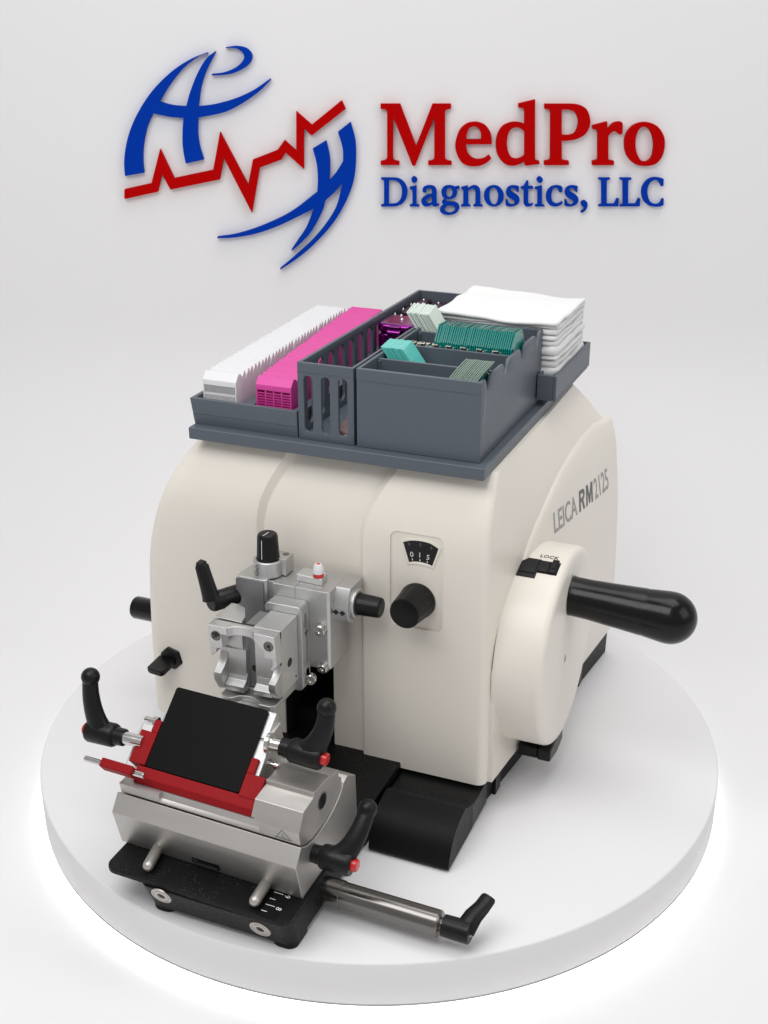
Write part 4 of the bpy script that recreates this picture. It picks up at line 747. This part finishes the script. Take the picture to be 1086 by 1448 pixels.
# slotted caddy
cd = thing("slotted_caddy", "tall narrow slate grey caddy with slotted walls between the pink cassettes and slide box", "caddy", (14.1, 17, TZ))
X0, X1, Y0, Y1, Z1 = 11.34, 17.0, 1.09, 32.6, 43.66
slots = [slot((x0 + x1) / 2, z0, z1, (x1 - x0) / 2) for x0, x1, z0, z1 in ((11.95, 12.85, 36.95, 42.45), (13.72, 14.6, 36.95, 42.5), (15.45, 16.35, 36.95, 42.55))]
v, f = plate([[(X0, TZ + .02), (X1, TZ + .02), (X1, Z1), (X0, Z1)]] + slots, .34, .04)
emit("front_wall", [(p.x, Y0 + .34 - p.z, p.y) for p in v], f, GREY, cd)
b = MB(); b.box(X0 + .02, X1 - .02, Y0 - .045, Y0 + .01, 42.75, Z1 - .03); b.obj("front_lip", GREY, cd, bevel=.02)
ls = []
yy = 3.2
while yy < 31.5: ls.append(slot(yy, 37.2, 42.95, .72)); yy += 2.42
v, f = plate([[(Y0 + .345, TZ + .02), (Y1, TZ + .02), (Y1, Z1), (Y0 + .345, Z1)]] + ls, .34, .04)
emit("slotted_wall", [(X0 + p.z, p.x, p.y) for p in v], f, GREY, cd)
b = MB(); b.box(X1 - .3, X1, Y0 + .345, Y1 - .005, TZ + .02, Z1); b.obj("side_wall", GREY, cd, bevel=.05)
b = MB(); b.box(X0 + .345, X1 - .305, Y1 - .34, Y1, TZ + .02, Z1); b.obj("back_wall", GREY, cd, bevel=.05)
b = MB(); b.box(X0 + .345, X1 - .305, Y0 + .345, Y1 - .345, TZ + .02, TZ + .35); b.obj("floor", GREY, cd)

# slide box
sb = thing("slide_box", "slate grey slide box with four compartments and scalloped right wall", "slide box", (23.2, 11, TZ))
X0, X1, Y0, Y1, Z1 = 17.28, 29.2, 1.09, 20.75, 43.72
b = MB(); b.box(X0, X1, Y0, Y0 + .35, TZ + .02, Z1); b.obj("front_wall", GREY, sb, bevel=.06)
b = MB(); b.box(X0 + .02, X1 - .02, Y0 - .05, Y0 + .01, 42.6, Z1 - .03); b.obj("front_lip", GREY, sb, bevel=.025)
b = MB(); b.box(X0, X0 + .32, Y0 + .352, Y1, TZ + .02, Z1); b.obj("side_wall", GREY, sb, bevel=.06)
b = MB(); b.box(X0 + .322, X1 - .332, Y1 - .33, Y1, TZ + .02, Z1); b.obj("back_wall", GREY, sb, bevel=.06)
b = MB(); b.box(X0 + .322, X1 - .332, Y0 + .352, Y1 - .332, TZ + .02, TZ + .4); b.obj("floor", GREY, sb)
out = [(Y0 + .352, TZ + .02), (Y1, TZ + .02), (Y1, Z1)]
for yc in (18.9, 13.65, 8.3, 3.05): out += [(yc + 1.0, Z1), (yc + .72, Z1 - .25, 1), (yc + .36, Z1 - 1.0, 1), (yc, Z1 - 1.35, 1), (yc - .36, Z1 - 1.0, 1), (yc - .72, Z1 - .25, 1), (yc - 1.0, Z1)]
out += [(Y0 + .352, Z1)]
v, f = plate([out], .33, .05); emit("scalloped_wall", [(X1 - .33 + p.z, p.x, p.y) for p in v], f, GREY, sb)
DIV = (5.65, 11.0, 16.3)
for yd in DIV:
    b = MB(); b.box(X0 + .324, X1 - .334, yd - .16, yd + .16, TZ + .41, 43.5); b.box(X0 + .326, X0 + .62, yd - .34, yd + .34, TZ + .41, 43.35); b.obj("divider", GREY, sb, bevel=.05)

# gauze tray
gt = thing("gauze_tray", "slate grey tray jutting over the slab edge under the gauze stack", "tray", (24, 27, TZ))
b = MB(); b.box(17.1, 29.2, 20.85, 33.2, TZ + .02, TZ + .3); b.box(29.2, 31.3, 19.0, 33.2, 36.88, 37.1); b.obj("floor", GREY, gt)
b = MB(); b.box(30.95, 31.3, 19.0, 33.2, 37.102, 39.5); b.box(17.1, 30.94, 32.85, 33.2, 37.102, 39.5); b.box(29.3, 30.94, 19.0, 19.35, 37.102, 39.5); b.box(17.1, 17.4, 20.85, 32.84, 37.0, 39.3); b.box(29.3, 29.55, 19.36, 20.8, 37.102, 39.49)
b.obj("rim", GREY, gt, bevel=.06)

# gauze stack: every folded pad is a thing
def gauze(name, z, h, seed, top, fx, fy):
    NX, NY = 26, 24; v = []; f = []
    def hgt(u, t, k):
        q = noise.noise(Vector((u * 2.2, t * 2.2, seed * 3.1))) * .16 + noise.noise(Vector((u * 5, t * 5, seed * 7.7))) * .05
        if top:
            q = q * 1.9 + .16 * math.sin(u * 5.0 + 1.2) + .35 * max(0, .3 - u) ** 1.5
            q += .12 * math.exp(-((t - .55 - .12 * math.sin(u * 4)) / .05) ** 2) * .5
        return q
    x0, x1, y0, y1 = 17.9 + fx, 30.45 + fx, 20.95 + fy, 32.5 + fy
    def pt(i, j, s):   # s = 0 bottom, 1 top
        u, t = i / NX, j / NY
        e = min(u, 1 - u, t, 1 - t) * 12; rnd = min(1, e)
        zz = z + (h if s else 0) + hgt(u, t, s) * (1 if s else .9) + (h * .35 * noise.noise(Vector((u * 4.1, t * 4.1, seed * 5.3 + 20))) if s and not top else 0)
        if rnd < 1: zz += (-1 if s else 1) * h * .08 * (1 - rnd) ** 2
        wx = .09 * noise.noise(Vector((t * 3.5, seed * 1.7, 4))); wy = .12 * noise.noise(Vector((u * 3.5, seed * 2.3, 9)))
        return Vector((lerp(x0, x1, u) + wx, lerp(y0, y1, t) + wy, zz))
    for s in (0, 1):
        for i in range(NX + 1):
            for j in range(NY + 1): v.append(pt(i, j, s))
    nn = (NX + 1) * (NY + 1); ix = lambda i, j, s: s * nn + i * (NY + 1) + j
    for i in range(NX):
        for j in range(NY):
            f.append((ix(i, j, 1), ix(i + 1, j, 1), ix(i + 1, j + 1, 1), ix(i, j + 1, 1))); f.append((ix(i, j, 0), ix(i, j + 1, 0), ix(i + 1, j + 1, 0), ix(i + 1, j, 0)))
    # soft rounded fold along the edges
    def edge(P, out):
        ids = []
        for q, p in enumerate(P):
            lo, hi = v[ix(*p, 0)], v[ix(*p, 1)]; mid = (lo + hi) / 2 + Vector(out) * (0 if q in (0, len(P) - 1) else 1) * (.10 + h * .22 + .05 * noise.noise(Vector((q * .3, seed * 2.9, 1))))
            v.append(lo.lerp(hi, .2) + (mid - (lo + hi) / 2) * .75); v.append(mid); v.append(lo.lerp(hi, .8) + (mid - (lo + hi) / 2) * .75); ids.append(len(v) - 3)
        for q in range(len(P) - 1):
            A = [ix(*P[q], 0), ids[q], ids[q] + 1, ids[q] + 2, ix(*P[q], 1)]; B_ = [ix(*P[q + 1], 0), ids[q + 1], ids[q + 1] + 1, ids[q + 1] + 2, ix(*P[q + 1], 1)]
            for k in range(4): f.append((A[k], B_[k], B_[k + 1], A[k + 1]))
    edge([(i, 0) for i in range(NX + 1)], (0, -1, 0)); edge([(i, NY) for i in range(NX, -1, -1)], (0, 1, 0)); edge([(NX, j) for j in range(NY + 1)], (1, 0, 0)); edge([(0, j) for j in range(NY, -1, -1)], (-1, 0, 0))
    o = emit(name, v, f, COTTON, loc=((x0 + x1) / 2, (y0 + y1) / 2, z), ang=70)
    return o
z = 36.45; hts = [.75, 1.05, .6, 1.2, .8, .55, 1.1, .65, .5, .75, .42, .5]
tot = sum(hts); hts = [h * (44.55 - 36.45) / tot for h in hts]
for i, h in enumerate(hts):
    top = i == len(hts) - 1
    o = gauze("gauze_pad", z, h * 1.06, i, top, random.uniform(-.2, .14), random.uniform(-.34, .2)); z += h
    tag(o, "topmost white gauze pad of the folded stack with a softly creased surface" if top else "folded white gauze pad in the stack beneath the topmost pad", "gauze pad", "folded gauze pads in the stack")

# slides: every plate of glass is a thing
def slides(name, mtl, n, fn, label_end, label, group, end, cat="glass slide"):
    src = None
    for i in range(n):
        verts, faces, loc = fn(0)
        if src is None:
            o = emit(name, verts, faces, mtl, loc=loc, ang=20); src = o
        else:
            o = src.copy(); C.objects.link(o)
        l2 = fn(i)[2]
        o.location = (Vector(l2) + Vector((0, random.uniform(-.01, .01), random.uniform(-.035, .035)))) * S
        o.rotation_euler = (random.uniform(-.003, .003), 0, 0)
        tag(o, label_end if i == end else label, cat, group)
def pl(outline, thick, tilt, org):
    # outline in (y, z) relative to org, extruded along x, leaning by tilt (dx per dz)
    A = [(org[0] + p[1] * tilt, org[1] + p[0], org[2] + p[1]) for p in outline]; B_ = [(a[0] + thick, a[1], a[2]) for a in A]
    n = len(A); fs = [tuple(range(n)), tuple(range(2 * n - 1, n - 1, -1))] + [(i, (i + 1) % n, n + (i + 1) % n, n + i) for i in range(n)]
    return A + B_, fs
def stack(outline, thick, tilt, x0, x1, n, y, z):
    def fn(i):
        loc = (lerp(x0, x1, i / (n - 1)), y, z); v, f = pl(outline, thick, tilt, loc); return v, f, loc
    return fn
slides("glass_slide", TEAL, 37, stack([(11.35, 0), (15.9, 0), (15.6, 7.0), (14.9, 8.15), (12.75, 8.3), (11.5, 6.9)], .15, 0, 20.95, 28.55, 37, 0, 37.0),
       "dark teal glass slide at the right end of the long teal row", "dark teal glass slide in the long teal row, left of its end slide", "dark teal slides in the box", 36)
slides("glass_slide", PALEG, 13, stack([(16.8, 0), (19.6, 0), (19.6, 3.85), (16.8, 3.5)], .15, -.67, 18.35, 20.6, 13, 0, 41.6),
       "pale whitish green square glass slide lying open at the front of the leaning stack", "pale whitish green glass slide leaning in the stack behind its foremost slide", "pale green slides leaning over the box edge", 12)
slides("glass_slide", LTEAL, 13, stack([(7.0, 0), (9.7, 0), (9.7, 3.3), (7.0, 3.15)], .15, -.72, 19.5, 21.6, 13, 0, 41.0),
       "light turquoise glass slide at the right face of the leaning turquoise stack", "light turquoise glass slide leaning in the stack behind its foremost slide", "light turquoise slides in the box", 12)
slides("glass_slide", DKGREEN, 14, stack([(1.6, 0), (5.0, 0), (5.1, 3.1), (4.4, 3.75), (3.4, 3.65), (2.4, 3.2), (1.7, 2.5)], .13, .62, 24.3, 27.2, 16, 0, 41.0),
       "grey green glass slide at the right end of the front compartment", "grey green glass slide fanned in the front compartment, left of its end slide", "grey green slides in the front compartment", 15)
# two darker teal slides in the front compartment behind the first scallop
b = MB(); b.box(28.2, 28.6, 2.0, 5.2, 37, 43.4); o = b.obj("glass_slide", TEAL, loc=(28.4, 3.6, 37)); tag(o, "dark green glass slide seen through the foremost scallop of the box", "glass slide")
# small metal clips along a divider
b = MB(); b.box(17.7, 28.8, 11.15, 12.4, 42.9, 43.2); o = b.obj("glass_strip", LTEAL, loc=(23, 11.8, 42.9)); tag(o, "pale glass strip lying under the small metal clips on the divider", "glass strip")
src = None
for i, x in enumerate((18.95, 19.85, 21.15, 22.6, 24.1, 25.7, 27.2)):
    if src is None:
        b = MB(); b.box(-.42, .42, -.3, .35, 0, .16); b.box(-.45, -.3, -.32, .33, .16, .42); b.box(.28, .43, -.3, .3, .16, .36)
        b.rings([[(-.45, -.34, .42), (.15, -.34, .40), (.15, .25, .40), (-.45, .28, .42)], [(-.42, -.32, .5), (.12, -.32, .5), (.12, .23, .5), (-.42, .26, .5)]])
        b.box(.2, .62, -.05, .32, .34, .42)
        src = tag(link(bpy.data.objects.new("metal_clip", None)), "small tarnished metal clip", "clip"); src.empty_display_size = .01; base_of[src.name] = Vector((0, 0, 0))
        parts = [b.obj("clip_body", BRASSY, src, bevel=.03)]
        b = MB(); b.cyl((-.12, -.05, .5), (-.12, -.05, .515), .12, n=12); b.box(-.25, .2, -.31, -.29, .18, .38); parts.append(b.obj("clip_hole", INK, src))
        c = src
    else:
        c = src.copy(); C.objects.link(c)
        for p in parts: q = p.copy(); C.objects.link(q); q.parent = c
    c.location = Vector((x, 11.62, 43.21)) * S; c.rotation_euler = (0, 0, random.uniform(-.35, .35))
    c["label"] = "small tarnished metal clip in the row of seven along the slide box divider"; c["group"] = "small metal clips on the divider"
# purple things in the caddy
pu1 = thing("metal_mould", "shiny purple metal box with rounded lid standing in the slotted caddy", "metal box", (13.8, 21.5, 36.6))
b = MB(); b.prism(rrect(11.8, 15.9, 19.0, 23.0, .8), 'z', 36.6, 42.1); b.obj("box", PURPLE, pu1, bevel=.35, seg=4)
b = MB(); b.prism(rrect(11.72, 15.98, 18.9, 23.1, .9), 'z', 42.15, 43.15); b.obj("lid", PURPLE, pu1, bevel=.4, seg=4)
b = MB(); b.box(13.3, 14.6, 18.55, 19.1, 41.2, 43.0); b.cyl((13.2, 18.7, 42.3), (14.7, 18.7, 42.3), .35, n=20); b.obj("latch", PURPLE, pu1, bevel=.1)
b = MB(); b.ball((13.9, 21.0, 43.15), .2); b.ball((13.2, 22.6, 43.15), .16); b.obj("rivet", CHROME, pu1)
for k, (x0, x1, y0, y1, z1, rot) in enumerate(((11.9, 13.2, 25.4, 32.1, 42.9, 0), (13.5, 15.2, 25.6, 32.0, 42.7, 0))):
    p = thing("staple_bar", ("dark matt purple bar lying along the caddy's slotted wall" if k == 0 else "wide dark matt purple bar with a bolt beside the pale green slides"), "bar", ((x0 + x1) / 2, 28, 37))
    b = MB(); b.prism(rrect(x0, x1, y0, y1, .35), 'z', 37, z1); b.obj("bar", PURPLED, p, bevel=.25, seg=3)
    b = MB(); b.ball(((x0 + x1) / 2, y1 - 1, z1), .16); b.obj("rivet", CHROME, p)
dk = thing("hinged_clip", "rosy brown clip with dark metal end lying on the caddy floor behind the front slot", "clip", (15.5, 3, 36.56))
b = MB(); b.prism([(36.56, 1.6), (37.1, 1.7), (37.5, 3.2), (38.3, 4.6), (37.6, 4.9), (36.56, 4.6)], 'x', 15.0, 16.5) if False else b.rings([[(14.9, 1.7, 37.0), (16.4, 1.6, 37.0), (16.5, 4.8, 38.4), (15.3, 4.8, 38.2)], [(14.9, 1.75, 37.25), (16.4, 1.65, 37.25), (16.5, 4.8, 38.7), (15.3, 4.8, 38.5)]])
b.obj("cover", ROSE, dk, bevel=.08)
b = MB(); b.cyl((15.0, 2.0, 36.8), (16.4, 1.9, 36.8), .24, n=16); b.box(15.1, 16.3, 2.2, 4.5, 36.56, 36.98); b.obj("metal_end", BRASSY, dk, bevel=.05)
